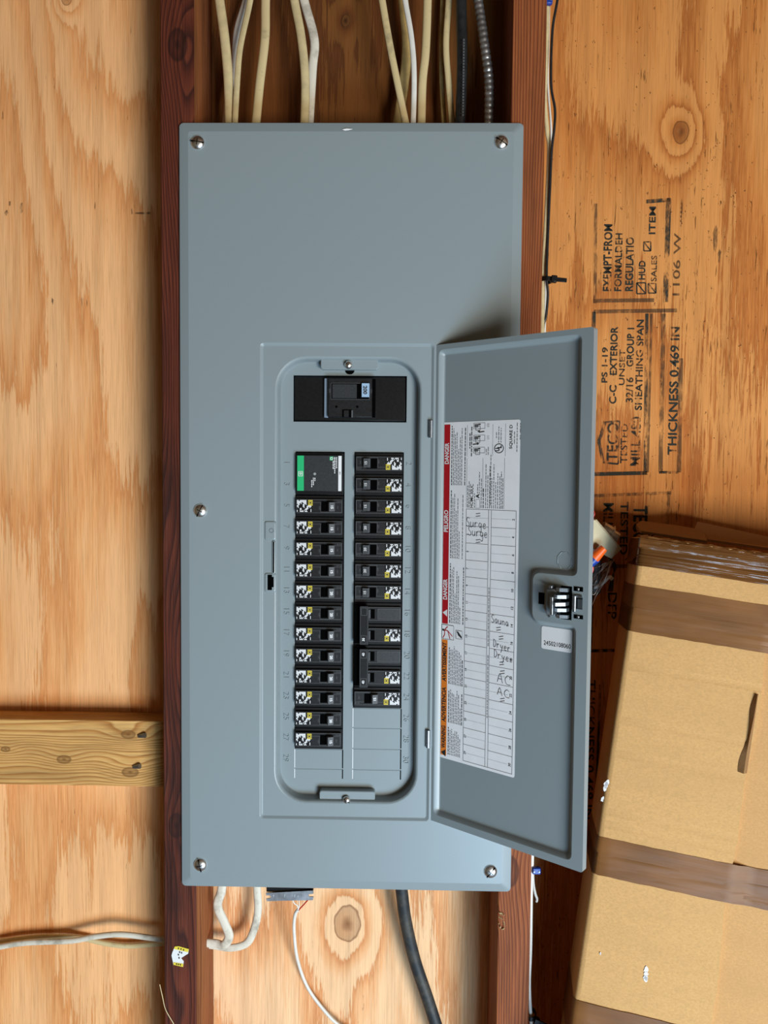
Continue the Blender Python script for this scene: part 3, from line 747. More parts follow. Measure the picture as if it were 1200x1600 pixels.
# ------------------------------------------------------------------ door
DANG = 0.6701
HINGE = Vector((hx, -0.0010, Z0))
DX = Vector((math.cos(DANG), -math.sin(DANG), 0)); DN = Vector((-math.sin(DANG), -math.cos(DANG), 0))   # along the door, inside normal
def dl(px, py, off=0.0):
    """pixel -> door-local (a, z) on the plane `off` behind the inner rim"""
    p = on_plane(px, py, HINGE - DN * off, DN) - HINGE
    return (p.dot(DX), p.z)
dz1, dz0 = hz1 - Z0, hz0 - Z0
RD = 0.0056                               # depth of the pressed field
m = MB()
ou = [Vector(p) for p in ((0.0005, dz0), (dw, dz0), (dw, dz1), (0.0005, dz1))]
a0 = dl(682.5, 800, 0)[0] ; a1 = dl(901, 700, 0)[0]; tz = dl(690, 547, 0)[1]; bz = dl(684, 1272, 0)[1]
n1a, n1z = dl(833, 900, 0)[0], dl(880, 899, 0)[1]; n2z = dl(850, 971, 0)[1]
zt_ = (tz + dl(905, 521, 0)[1]) / 2; zb_ = (bz + dl(893, 1349, 0)[1]) / 2
a1 = (dl(907, 600, 0)[0] + dl(895, 1300, 0)[0]) / 2
inn = [Vector(p) for p in ((a0, zb_), (a1, zb_), (a1, n2z), (n1a, n2z), (n1a, n1z), (a1, n1z), (a1, zt_), (a0, zt_))]
F0 = fillet(inn, [.0075, .0075, .0075, .009, .009, .0075, .0075, .0075])
F1 = inset2(F0, .0010); F2 = inset2(F0, .0046); F3 = inset2(F0, .0058)
lift = lambda l, y: [Vector((p.x, y, p.y)) for p in l]
O = fillet(ou, .0025, 4)
m.fill([lift(O, 0.0), lift(F0, 0.0)], M_GREY)
m.strip(lift(F0, 0), lift(F1, .0005), M_GREY); m.strip(lift(F1, .0005), lift(F2, RD - .0005), M_GREY); m.strip(lift(F2, RD - .0005), lift(F3, RD), M_GREY)
m.fill([lift(F3, RD)], M_GREY)
m.strip(lift(O, 0), lift(O, .0085), M_GREY); m.fill([lift(O, .0085)], M_GREY)
door = m.build('door', panel, smooth=28); door.location = HINGE - BASE; door.rotation_euler = (0, 0, -DANG)

# directory label and everything printed on it
YL = RD - .0003
def lab(px, py): return dl(px, py, RD)
c = [lab(692, 661), lab(812, 654.5), lab(805, 1215.5), lab(686.5, 1182.5)]
la0 = (c[0][0] + c[3][0]) / 2; la1 = (c[1][0] + c[2][0]) / 2; lt = (c[0][1] + c[1][1]) / 2; lb = (c[2][1] + c[3][1]) / 2
m = MB(); L1 = fillet([Vector((la0, lb)), Vector((la1, lb)), Vector((la1, lt)), Vector((la0, lt))], .0025, 4)
m.strip(lift(L1, RD - .0001), lift(L1, YL), M_PAPER); m.fill([lift(L1, YL)], M_PAPER)
label = m.build('directory_label', door, smooth=0)
m = MB(); y1 = YL - .00012; y2 = YL - .00024
NR = (0, 1, 0)
def rect(x0, x1, z0, z1, mat, y=y1): m.quad((x0, y, z0), (x1, y, z0), (x1, y, z1), (x0, y, z1), mat)
LW, LH = la1 - la0, lt - lb
ba0, ba1 = la0 + .0022, la0 + .0102                       # warning band
zred1 = lt - .0025; zred0 = lab(694, 974)[1]; zor1 = lab(694, 999)[1]; zor0 = lb + .0035
rect(ba0, ba1, zred0, zred1, M_RED); rect(ba0, ba1, zor0, zor1, M_ORANGE)
def up(s, a, py0, py1, px, h, mat, bold=.03, ital=False):
    z0, z1 = lab(px, py0)[1], lab(px, py1)[1]
    m.text(s, (a, y2, z0), UPV, (-1, 0, 0), h, mat, z1 - z0, bold)
bl = ba1 - .0016
up('DANGER', bl, 725, 692, 698, .0052, M_WHITE); up('PELIGRO', bl, 831, 797, 697, .0052, M_WHITE); up('DANGER', bl, 936.5, 904.5, 695, .0052, M_WHITE)
up('AVERTISSEMENT', bl, 1064, 1003, 693, .0052, M_INKBLK); up('ADVERTENCIA', bl, 1127, 1073, 692, .0052, M_INKBLK); up('WARNING', bl, 1168, 1133, 691, .0052, M_INKBLK)
def tri(zc_, mat, am=None):
    am = (ba0 + ba1) / 2; m.add([(am + .003, y2, zc_ - .0042), (am + .003, y2, zc_ + .0042), (am - .0032, y2, zc_)], [(0, 1, 2)], mat)
tri(lab(694, 957)[1], M_WHITE); tri(lab(691, 1175)[1], M_INKBLK)
# pictograms
za, zc_ = lab(696, 976)[1], lab(696, 998)[1]; xa0, xa1 = ba0, ba0 + .0165
rect(xa0, xa1, zc_, za, M_PAPER, y2); edge_lines(m, xa0, xa1, zc_, za, y2 - .0001, .0005, M_INKGREY)
pz = lambda f: za + (zc_ - za) * f; pxx = lambda f: xa0 + (xa1 - xa0) * f
for pts in (((.1, .95), (.25, .7), (.25, .35), (.5, .1)), ((.25, .38), (.5, .4), (.9, .75)), ((.5, .4), (.7, .95))):
    m.poly([(pxx(a), y2 - .0002, pz(b)) for a, b in pts], .0010, NR, M_RED)
m.cyl((pxx(.13), y2 - .0001, pz(.38)), (pxx(.13), y2 - .0003, pz(.38)), .0013, .0013, 10, M_INKBLK)
xb0 = xa1 + .003; xb1 = xb0 + .0085; zb_1, zb_2 = pz(.28), pz(.85)
rect(xb0, xb1, zb_2, zb_1, M_PAPER, y2); edge_lines(m, xb0, xb1, zb_2, zb_1, y2 - .0001, .0004, M_INKGREY)
m.add([(xb0 + .001, y2 - .0002, zb_1 - .001), (xb0 + .003, y2 - .0002, zb_1 - .001), (xb1 - .0006, y2 - .0002, zb_2 + .003), (xb1 - .0006, y2 - .0002, zb_2 + .0006), (xb0 + .003, y2 - .0002, zb_2 + .004)], [(0, 1, 2, 3, 4)], M_INKBLK)
# fine print: rows of word-length marks
random.seed(21)
def fine(a, z0, z1, h=.00105, mat=None, bold=False):
    mat = mat or M_INKGREY; z = z0
    while z < z1 - .001:
        d = min(random.uniform(.0015, .0048), z1 - z); rect(a - h * (1.0 if bold else .8) / 1, a, z, z + d, mat); z += d + .0009
tb_l = lab(729, 797)[0]; tb_r = lab(807, 797)[0]; tb_t = (lab(728, 796)[1] + lab(806, 797.5)[1]) / 2; tb_b = (lab(725, 1187)[1] + lab(803, 1212)[1]) / 2
fa0, fa1 = ba1 + .0014, tb_l - .0016
def block(py0, py1, px, rows):
    z0, z1 = lab(px, py0)[1], lab(px, py1)[1]; n = len(rows)
    for i, r in enumerate(rows):
        if r: fine(fa0 + (fa1 - fa0) * (i + .8) / n, z0, z0 + (z1 - z0) * r, .00105, M_INKBLK if i in (0, n - 1) else None, i in (0, n - 1))
block(758, 665, 705, (1, .95, .85, .9, .6, .8, .95, 0, .97)); block(872, 766, 704, (1, .9, .95, .7, .9, .4, 0, .95, 0)); block(973, 880, 702, (1, .9, .95, .5, .9, .8, .3, 0, .95))
block(1068, 1008, 700, (.95, .9, .9, 1, .95, .9, .9, .8, .7)); block(1128, 1076, 699, (.95, 1, .9, .9, .8, 1, .9, .5, .95)); block(1178, 1135, 698, (1, .9, .95, .8, .9, .9, .8, .7, 0))
# upper right: model, diagrams, marks
def ua(f): return tb_l + (tb_r - tb_l) * f
zM0, zM1 = lab(730, 793)[1], lab(740, 716)[1]; zT0, zT1 = lab(735, 713)[1], lt - .004
for f in (0.0, .33, .76): m.line((ua(f), y1, zM0 if f != .33 else zM0 + 0.0144), (ua(f), y1, zM1), .0003, NR, M_INKGREY)
for f in (0.0, .52, .77): m.line((ua(f), y1, zT0), (ua(f), y1, zT1), .0003, NR, M_INKGREY)
fine(ua(.03), zM0, zM0 + 0.0245); fine(ua(.06), zM0, zM0 + 0.0302)
m.text('HOMC30UC', (ua(.14), y1, zM0), UPV, (-1, 0, 0), .0043, M_INKBLK, .0262, .012)
fine(ua(.175), zM0, zM0 + 0.0158)
edge_lines(m, ua(.20), ua(.275), zM0 - 0.0003, zM0 + 0.0094, y1, .0003, M_INKGREY); m.text('A', (ua(.265), y1, zM0 + 0.0104), UPV, (-1, 0, 0), .0045, M_INKBLK, None, .04)
fine(ua(.235), zM0 + 0.0158, zM0 + 0.0259); fine(ua(.27), zM0 + 0.0158, zM0 + 0.0396); fine(ua(.31), zM0, zM0 + 0.0324); fine(ua(.355), zM0, zM0 + 0.0216, .0011, M_INKBLK, True)
for f, l in ((.40, .048), (.44, .036), (.48, .046), (.52, .033), (.56, .048), (.60, .029), (.64, .04), (.68, .036), (.71, .04), (.74, .033)): fine(ua(f), zM0, zM0 + l)
fine(ua(.065), zT0 + 0.0086, zT0 + 0.0259, .0011, M_INKBLK, True); fine(ua(.10), zT0, zT1 - .001, .0011, M_INKBLK, True)
for i in range(3):
    z = zT0 + 0.0022 + i * .0133; x0 = ua(.13)
    edge_lines(m, x0, ua(.36), z + 0.0014, z + 0.0076, y1, .0004, M_INKGREY); rect(x0 + .001, x0 + .006, z + 0.0029, z + 0.0065, M_INKGREY); edge_lines(m, x0 + .003, x0 + .0085, z - 0.0004, z + 0.0043, y2, .0005, M_INKGREY); rect(x0 + .006, x0 + .009, z + 0.0054, z + 0.0068, M_INKBLK)
    if i:
        ax_ = ua(.12) if i == 1 else ua(.24); m.line((ax_, y2, z + 0.0000 - .0025), (ax_ + .007, y2, z - 0.0018), .0011, NR, M_INKBLK)
        tip = ax_ + .0085 if i == 1 else ax_ - .002; bs = ax_ + .0055 if i == 1 else ax_ + .001
        m.add([(tip, y2, z - 0.0018), (bs, y2, z - 0.0032), (bs, y2, z - 0.0004)], [(0, 1, 2)], M_INKBLK)
    if i: m.text('(%d)' % i, (ua(.44), y1, z + 0.0029), UPV, (-1, 0, 0), .0026, M_INKGREY)
fine(ua(.40), zT0 + 0.0014, zT0 + 0.0086); fine(ua(.44), zT0 + 0.0014, zT0 + 0.0101)
uc, uz = ua(.645), zT0 + 0.0083
for k in range(28):
    a_, b_ = k * math.pi / 14, (k + 1) * math.pi / 14
    m.line((uc + .0056 * math.cos(a_), y1, uz + 0.0048 * math.sin(a_)), (uc + .0056 * math.cos(b_), y1, uz + 0.0048 * math.sin(b_)), .0009, NR, M_INKBLK)
m.text('U', (uc + .0005, y1, uz - 0.0013), UPV, (-1, 0, 0), .0048, M_INKBLK, .0034, .05, 'c'); m.text('L', (uc + .0030, y1, uz + 0.0016), UPV, (-1, 0, 0), .0048, M_INKBLK, .0030, .05, 'c')
fine(ua(.60), zT0 + 0.0194, zT0 + 0.0259); fine(ua(.645), zT0 + 0.0144, zT0 + 0.0317); fine(ua(.69), zT0 + 0.0144, zT0 + 0.0302)
m.text('SQUARE D', (ua(.90), y1, zT0 + 0.0076), UPV, (-1, 0, 0), .0034, M_INKBLK, .0255, .02)
fine(ua(.95), zT0 + 0.0130, zT0 + 0.0266); fine(ua(1.0), zT0 + 0.0043, zT0 + 0.0360); fine(ua(1.06), zT0 + 0.0173, zT0 + 0.0216); fine(ua(1.06), zT0 + 0.0245, zT0 + 0.0346)
# the circuit table
ca, cb = tb_l + (tb_r - tb_l) * .46, tb_l + (tb_r - tb_l) * .515
edge_lines(m, tb_l, tb_r, tb_b, tb_t, y1, .0005, M_INKGREY)
for x in (ca, cb): m.line((x, y1, tb_b), (x, y1, tb_t), .0005, NR, M_INKGREY)
RH = (tb_t - tb_b) / 15
for i in range(15):
    z = tb_t - RH * i; zm = z - RH / 2
    if i:
        m.line((tb_l, y1, z), (ca, y1, z), .00045, NR, M_INKGREY); m.line((cb, y1, z), (tb_r, y1, z), .00045, NR, M_INKGREY)
    for s, e in ((tb_l + .004, ca), (cb, tb_r - .006)):
        x = s
        while x < e: m.line((x, y1, zm), (min(x + .0007, e), y1, zm), .00032, NR, M_INKGREY); x += .0013
    m.text(str(2 * i + 1), (tb_l + .0035, y1, zm), UPV, (-1, 0, 0), .0026, M_INKBLK, None, .02, 'c'); m.text(str(2 * i + 2), (tb_r - .0018, y1, zm), UPV, (-1, 0, 0), .0028, M_INKBLK, None, .02, 'c')
fine(cb - .0012, tb_b + .055, tb_b + .125); fine(cb - .0012, tb_b + .135, tb_b + .20); fine(cb - .0012, tb_b + .29, tb_b + .345)
m.build('label_print', door, smooth=0, fixn=False)
# handwriting
GL = {'S': [[(.9, .9), (.5, 1), (.15, .8), (.3, .55), (.75, .4), (.8, .12), (.4, 0), (.05, .12)]], 'u': [[(.1, .55), (.12, .15), (.4, 0), (.75, .2), (.8, .55)], [(.8, .55), (.82, 0)]],
      'r': [[(.15, .55), (.2, 0)], [(.18, .3), (.45, .55), (.8, .5)]], 'v': [[(.1, .55), (.4, 0), (.8, .55)]], 'g': [[(.75, .5), (.3, .55), (.15, .25), (.45, .05), (.75, .3), (.78, .5), (.75, -.3), (.45, -.45), (.2, -.3)]],
      'e': [[(.15, .28), (.75, .35), (.65, .55), (.3, .5), (.15, .2), (.4, 0), (.85, .1)]], 'a': [[(.75, .5), (.35, .55), (.15, .25), (.4, 0), (.72, .25), (.75, .5), (.82, 0)]], 'n': [[(.15, .55), (.18, 0)], [(.18, .35), (.5, .55), (.75, .4), (.8, 0)]],
      'D': [[(.15, 1), (.18, 0)], [(.05, .95), (.6, .9), (.9, .5), (.6, .08), (.15, 0)]], 'y': [[(.1, .55), (.25, .2), (.6, .25)], [(.8, .55), (.5, -.1), (.2, -.45)]], 'A': [[(.05, 0), (.45, 1), (.85, 0)], [(.2, .4), (.75, .42)]], 'C': [[(.9, .85), (.5, 1), (.12, .55), (.35, .05), (.95, .05)]]}
m = MB()
def write(s, px0, px1, py, hpx, slope=0.0):
    x0, z0 = lab(px0, py); x1 = lab(px1, py)[0]; wd = (x1 - x0) / len(s); h = lab(px0, py - hpx)[1] - z0
    for i, ch in enumerate(s):
        for st in GL[ch]:
            pts = catmull([(x0 + (i + a * .9) * wd, y2, z0 + b * h + slope * (i + a) * wd) for a, b in st], 4); m.poly(pts, .00055, NR, M_PEN)
write('Surge', 729, 761, 822, 14, -.08); write('Surge', 732, 763, 836, 14, -.08)
write('Sauna', 768, 796, 972, 12, -.1); write('Dryer', 771, 799, 1010, 12, -.15); write('Dryer', 772, 803, 1026, 12, -.15); write('AC', 777, 800, 1065, 14, -.1); write('AC', 777, 798, 1085, 12, -.1)
for px, py in ((748, 803), (748, 844), (780, 981), (784, 995), (785, 1035), (786, 1049), (786, 1092)):
    for k in (0, 4): 
        a = lab(px - 4, py + k); b = lab(px + 3, py + k - 1); m.line((a[0], y2, a[1]), (b[0], y2, b[1]), .0006, NR, M_PEN)
m.build('handwriting', door, smooth=0, fixn=False)
# serial sticker (square code left off)
c = [lab(846.5, 976), lab(899, 987), lab(897, 1021.5), lab(846, 1012.5)]
sa0, sa1 = (c[0][0] + c[3][0]) / 2, (c[1][0] + c[2][0]) / 2 - .003; st, sb = (c[0][1] + c[1][1]) / 2, (c[2][1] + c[3][1]) / 2
m = MB(); L1 = fillet([Vector((sa0, sb)), Vector((sa1, sb)), Vector((sa1, st)), Vector((sa0, st))], .0025, 4)
m.strip(lift(L1, RD - .0001), lift(L1, YL), M_WHITE); m.fill([lift(L1, YL)], M_WHITE); m.build('serial_sticker', door, smooth=0)
m = MB(); m.text('24502108060', ((sa0 + sa1) / 2 + .001, YL - .0002, sb + .0042), RTV, UPV, .0046, M_INKBLK, (sa1 - sa0) * .88, .0, 'c'); m.build('serial_number', door, smooth=0, fixn=False)
# knock-out outline on the door
m = MB(); kc_ = lab(882, 876)
oc = [(kc_[0] + .0085 * math.cos(math.radians(22.5 + 45 * i)), kc_[1] + .0095 * math.sin(math.radians(22.5 + 45 * i))) for i in range(8)]
for i in range(8):
    a, b = oc[i], oc[(i + 1) % 8]; m.tube([(a[0], RD, a[1]), (b[0], RD, b[1])], .0004, .0004, M_GREY, 6, 1)
m.build('pressed_outline', door)
# latch
def LP(px, py): return dl(px, py, 0)
def lbox(m, px0, px1, py0, py1, y0, y1_, mat, ch=0.0):
    a, z1 = LP(px0, py0); b, z0 = LP(px1, py1); a2, z1b = LP(px1, py0); z1 = (z1 + z1b) / 2; z0 = (z0 + LP(px0, py1)[1]) / 2
    m.box(a, b, y0, y1_, z0, z1, mat, ch)
for (a, b, c_, d) in ((842, 850.5, 926, 944), (897, 911, 917, 924), (897, 911, 961, 967), (901, 910, 933, 952), (877, 893, 916, 968)):
    m = MB(); lbox(m, a, b, c_, d, -.0004, 0, M_HOLE); m.build('latch_slot', door, smooth=0)
for (x, y) in ((904, 920.5), (904, 964)):
    m = MB(); lbox(m, x - 1.6, x + 1.6, y - 2, y + 2, -.0016, 0, M_STEEL, .0003); m.build('latch_rivet', door, smooth=0)
m = MB()
lbox(m, 858, 872, 919, 962, -.0065, -.0005, M_GREYBOX, .0012)
m.build('latch_slide', door, smooth=30)
m = MB()
lbox(m, 870, 874, 930, 958, -.0150, -.0005, M_STEEL, .0004)
for i, py in enumerate((917, 927, 938, 947.5, 958.5)):
    hgt = (-.008, -.013, -.017, -.013, -.008)[i]
    a, z1 = LP(872, py); b, z0 = LP(890, py + 7.5)
    pr = [(a, -.001), (a + .001, hgt * .8), (a + (b - a) * .45, hgt), (b, hgt * .55), (b, -.001)]
    m.prism([Vector((x, y, z0)) for x, y in pr], [Vector((x, y, z1)) for x, y in pr], M_STEEL)
lbox(m, 863, 868, 914, 918, -.008, -.0005, M_STEEL, .0004); lbox(m, 861, 864, 960, 963, -.0068, -.006, M_STEEL)
lbox(m, 896.5, 901, 930, 956, -.0035, -.0003, M_STEEL, .0006); lbox(m, 900, 910, 930, 934, -.0015, -.0003, M_STEEL); lbox(m, 903, 910, 936, 951, -.0009, -.0002, plain('latch_inner', (.16, .2, .23), .3, .8))
m.build('latch_spring', door, smooth=25)
# hinge pins
for py0, py1, px in ((657, 684, 673.5), (1141, 1168, 669)):
    m = MB(); p, q = at(px, py0, -.004), at(px, py1, -.004); q.x = p.x
    m.cyl(p, q, .0026, .0026, 14, M_STEEL); m.build('hinge_pin', panel, shift=BASE)

# ------------------------------------------------------------------ cables
def cable(name, pix, wpx, mat, label, cat='cable', flat=.55, group=None, twist=None, rfun=None, n=12, sub=8, mb=None):
    pix = list(pix)                            # runs go on past the frame, up to the plate or down to the floor
    if pix[0][1] <= -50: x, y, d = pix[0]; pix = [(x, -395, min(d + .006, .08)), (x - 3, -250, min(d + .004, .08)), (x, -130, d)] + pix
    if pix[0][0] <= -100: x, y, d = pix[0]; pix = [(-900, y + 6, d), (-500, y + 14, d)] + pix
    if pix[-1][1] >= 1650: x, y, d = pix[-1]; pix = pix + [(x + 24, 1850, d), (x + 30, 2100, d), (x + 26, 2500, d)]
    pts = [at(*p) for p in pix]; ppm = (at(600, 100, pix[0][2]) - at(601, 100, pix[0][2])).length
    m = MB(); m.tube(pts, wpx * ppm / 2, wpx * ppm / 2 * flat, mat, n, sub, twist=twist, rfun=rfun)
    o = m.build(name, smooth=60); tag(o, label, cat, group); return o
EY = 212
GT = 'cables entering the top of the panel'
cable('sheathed_cable', [(337, -60, .060), (343, 0, .058), (351, 60, .052), (357, 130, .050), (359, EY, .050)], 15, M_NM, 'thick cream cable, leftmost of those entering the panel top', group=GT)
cable('sheathed_cable', [(396, -60, .074), (384, 0, .072), (370, 50, .070), (366, 110, .068), (356, 160, .066), (350, EY, .066)], 10, M_NMW, 'pale cable crossing behind the leftmost thick cream cable above the panel', group=GT)
cable('sheathed_cable', [(399, -60, .060), (391, 0, .056), (376, 70, .050), (371, 120, .046), (366, EY, .046)], 9.5, M_NM, 'thin cream cable slanting left into the panel beside the leftmost thick one', group=GT)
cable('sheathed_cable', [(419, -60, .056), (415, 0, .056), (414, 60, .052), (406, 130, .050), (398, EY, .050)], 14, M_NMC, 'single dirty cream cable with gaps on both sides above the panel', group=GT)
cable('sheathed_cable', [(452, -60, .052), (460, 0, .050), (471, 60, .046), (477, 130, .044), (475, EY, .044)], 13.5, M_NM, 'smooth cream cable in front of a dirtier twin, fifth from the left stud', group=GT)
cable('sheathed_cable', [(462, -60, .066), (475, 0, .064), (491, 62, .060), (488, 110, .060), (482, EY, .060)], 14, M_NMD, 'dirty grey-cream cable bowing right behind its smooth twin', group=GT)
cable('sheathed_cable', [(588, -60, .046), (597, 0, .044), (609, 70, .040), (621, 130, .038), (638, EY, .038)], 11, M_NMC, 'cream cable slanting right across the yellowed one above the panel', group=GT)
cable('sheathed_cable', [(624, -60, .070), (630, 0, .068), (636, 70, .066), (631, 130, .066), (618, EY, .066)], 16, M_NM2, 'yellowed flat cable passing behind the slanting cream and white cables', group=GT)
cable('sheathed_cable', [(624, -60, .050), (633, 0, .048), (643, 60, .044), (647, 120, .042), (645, EY, .042)], 8.5, M_NMW, 'thin bright white cable above the panel', group=GT)
cable('sheathed_cable', [(668, -60, .056), (668, 0, .054), (665, 80, .050), (660, 130, .048), (658, EY, .048)], 13, M_NMC, 'straight cream cable just right of the thin white one', group=GT)
cable('sheathed_cable', [(694, -60, .078), (692, 0, .076), (690, 90, .074), (691, 140, .072), (695, EY, .072)], 8, M_NM2, 'thin dim tan cable left of the pale one beside the black cable', group=GT)
cable('sheathed_cable', [(702, -60, .066), (701, 0, .064), (697, 70, .060), (701, 130, .058), (708, EY, .058)], 10, M_NMC, 'thin pale cable touching the black cable above the panel', group=GT)
bc = cable('black_cable', [(722, -60, .052), (721, 0, .050), (722, 90, .046), (721, 140, .046), (718, EY, .046)], 16, M_BLKCABLE, 'round black cable with faint print entering the panel top', flat=.8)
m = MB()                                      # faint lettering pressed on the jacket: plain dashes
random.seed(8)
for k in range(26):
    y = 62 + k * 4.7; p = at(724.5 - (y - 90) * .012, y, .0372); m.box(p.x - .0009, p.x + .0009, p.y - .0006, p.y + .0003, p.z - .0013, p.z + .0006, M_LINEGREY)
m.build('jacket_print', bc, smooth=0)
cable('metal_conduit', [(738, -60, .052), (747, 0, .050), (757, 70, .046), (764, 130, .046), (763, EY, .046)], 15, M_FLEX, 'ribbed grey flexible metal conduit beside the right stud', 'conduit', flat=1.0, n=16, sub=40, rfun=lambda s: 0.78 + 0.22 * abs(math.cos(s * math.pi / 0.0068)) ** .7)
BYE = 1378
cable('sheathed_cable', [(348, BYE - 12, .050), (346, 1392, .048), (340, 1415, .046), (350, 1440, .046), (358, 1462, .048), (350, 1476, .052), (336, 1474, .056), (312, 1473, .058)], 15, M_NMD, 'kinked dirty white cable under the panel, nearer the dark left stud', flat=.5)
cable('sheathed_cable', [(400, BYE - 12, .064), (402, 1392, .062), (403, 1425, .062), (396, 1455, .064), (385, 1474, .066), (362, 1481, .067), (338, 1478, .068), (312, 1474, .069)], 13, M_NMD, 'long loop of dirty white cable under the panel, farther from the left stud', flat=.5)
cable('black_cable', [(625, BYE - 12, .050), (628, 1395, .052), (634, 1440, .056), (648, 1500, .060), (668, 1560, .060), (684, 1610, .058), (712, 1700, .056)], 20.5, M_BLKDUST, 'thick dusty black cable hanging from the panel bottom', flat=.85, n=16)
# left bay cables
cable('sheathed_cable', [(-120, 1500, .078), (-10, 1481, .076), (40, 1473, .074), (110, 1470, .072), (150, 1463, .070), (190, 1460, .068), (240, 1466, .070), (262, 1469, .072)], 9.5, M_NMD, 'white cable in front of its twin, running level to the dark left stud', flat=.8)
cable('sheathed_cable', [(-120, 1482, .084), (-10, 1472, .084), (60, 1464, .084), (120, 1465, .084), (165, 1474, .084), (200, 1478, .084), (240, 1475, .084), (262, 1473, .084)], 8.5, M_NMC, 'yellowed cable behind the white one running level at lower left', flat=.8)
# surge bracket below the panel with its leads
bk = at(452, 1398, .030); br = empty('mounting_bracket', at(452, 1408, .030), 'small galvanized bracket with slotted ends under the panel bottom', 'bracket')
sh = Vector(br.location)
m = MB(); Yk = .030
P = [at(x, y, Yk) for x, y in ((415.5, 1395.5), (489.5, 1391.5), (489.8, 1396.5), (484, 1397), (481.5, 1399), (484, 1401.5), (490, 1401.3), (489, 1406.5), (417, 1408), (416, 1404.5), (421, 1404), (424, 1401.5), (421, 1399), (415.6, 1399))]
m.prism(P, [p + Vector((0, .0015, 0)) for p in P], M_GALV); m.build('plate', br, shift=sh, smooth=0)
m = MB(); a, b = at(416, 1380, Yk + .002), at(489, 1396, Yk + .002); m.box(a.x, b.x, Yk + .003, Yk + .028, b.z, a.z, M_BLACK, ch=.0005); m.build('module_body', br, shift=sh, smooth=0)
m = MB()
for x in (427, 444, 460, 465): p = at(x, 1400, Yk - .0004); m.box(p.x - .0004, p.x + .0004, p.y, p.y + .0005, p.z - .0016, p.z + .0016, M_SCREW)
m.build('stamped_mark', br, shift=sh, smooth=0)
cable('thermostat_wire', [(466, 1421, .036), (461, 1430, .040), (459.5, 1455, .050), (465, 1500, .070), (482, 1545, .080), (512, 1585, .080), (536, 1608, .080), (590, 1660, .080)], 5.6, M_NMW, 'thin white wire curving down from the bracket to the frame bottom', 'wire', flat=.9)
cable('lead_wire', [(457, 1404, .0335), (459.5, 1411, .034), (465, 1415.5, .035), (466, 1422, .036)], 2.0, M_NMW, 'short white lead bending from the bracket into the thin white wire', 'wire', flat=1)
cable('lead_wire', [(467, 1404, .0335), (467.5, 1412, .034), (466.5, 1421, .036)], 1.6, M_NMW, 'fine straight white lead between the bent white and red leads', 'wire', flat=1)
cable('lead_wire', [(482, 1405, .0335), (475, 1413, .035), (467, 1421.5, .036)], 2.2, M_REDW, 'short red lead running from the bracket to the white wire', 'wire', flat=1)
# right stud, outer side: wires
YR = .012
cable('sheathed_cable', [(853, -60, .020), (855, 0, .020), (854, 80, .020), (851, 150, .020), (855, 205, .022), (858, 235, .022), (854, 330, .020), (850, 400, .018), (848, 440, .016), (847, 520, .016), (846, 640, .018), (842, 900, .020), (838, 1230, .022)], 7, M_NM, 'cream cable running down the outer edge of the right stud', flat=.8)
cable('lead_wire', [(857, -60, .030), (858, 0, .030), (857, 60, .030), (856, 130, .032), (861, 200, .034), (861, 260, .034), (857, 330, .032), (853, 440, .030), (851, 520, .030), (848, 700, .030)], 3.6, M_NMW, 'thin white wire behind the cream cable on the right stud', 'wire', flat=1)
cable('black_wire', [(880, -60, .016), (871, 0, .016), (863, 50, .016), (861, 130, .016), (867, 170, .016), (866, 200, .016), (862, 235, .016), (859, 300, .016), (856, 370, .016), (854, 430, .012), (856, 460, .014), (853, 495, .016), (848, 520, .018), (842, 640, .020)], 4.2, M_BLKCABLE, 'thin black wire running down past the zip tie beside the right stud', 'wire', flat=1)
cable('sheathed_cable', [(834, 1240, .014), (832, 1330, .014), (830, 1400, .014), (829, 1480, .013), (827, 1540, .013), (830, 1600, .014), (834, 1700, .014)], 5.6, M_NMW, 'white cable along the right stud below the open door', flat=.8)
cable('cable_stub', [(832, 1330, .024), (833, 1375, .022), (836, 1395, .020), (839, 1404, .020), (838, 1409, .020)], 4.4, M_NMW, 'short white cable stub hooked beside the blue staple', flat=1)
def ziptie(px, py, Y, label, ang):
    c = at(px, py, Y); r = empty('zip_tie', c, label, 'zip tie'); m = MB()
    r.scale = (1.25, 1.25, 1.5)
    n = 20; ring = [(.0052 * math.cos(2 * math.pi * i / n), .0075 * math.sin(2 * math.pi * i / n)) for i in range(n)]
    A = [Vector((x, y, .0016)) for x, y in ring]; B = [Vector((x, y, -.0016)) for x, y in ring]
    A2 = [Vector((x * 1.18, y * 1.13, .0016)) for x, y in ring]; B2 = [Vector((x * 1.18, y * 1.13, -.0016)) for x, y in ring]
    m.strip(A2, B2, M_BLACK); m.strip(A, B, M_BLACK); m.strip(A, A2, M_BLACK); m.strip(B, B2, M_BLACK); m.build('strap', r)
    M = Matrix.Rotation(ang, 4, 'Y')
    m = MB(); m.box(.003, .0085, -.0095, -.004, -.0026, .0026, M_BLACK, ch=.0006, M=M); m.build('head', r)
    m = MB(); m.box(.008, .0175, -.0076, -.0064, -.0016, .0016, M_BLACK, ch=.0003, M=M); m.build('tail', r)
ziptie(853.5, 438, .020, 'black zip tie on the wires beside the right stud, above the door', .08)
ziptie(828, 1584, .018, 'black zip tie at the bottom edge of the frame beside the right stud', .35)
def staple(px, py, Y, label):
    c = at(px, py, Y); r = empty('cable_staple', c, label, 'staple'); m = MB()
    m.box(-.005, .005, -.003, .003, -.004, .004, M_BLUEP, ch=.0012); m.build('saddle', r)
    m = MB()
    for s in (-1, 1): m.cyl((s * .003, -.004, 0), (s * .003, .010, 0), .0009, .0009, 8, M_STEEL)
    m.build('nail', r)
staple(856, 2, .010, 'blue plastic cable staple at the top edge beside the right stud'); staple(838, 1360, .012, 'blue plastic cable staple under the open door corner')

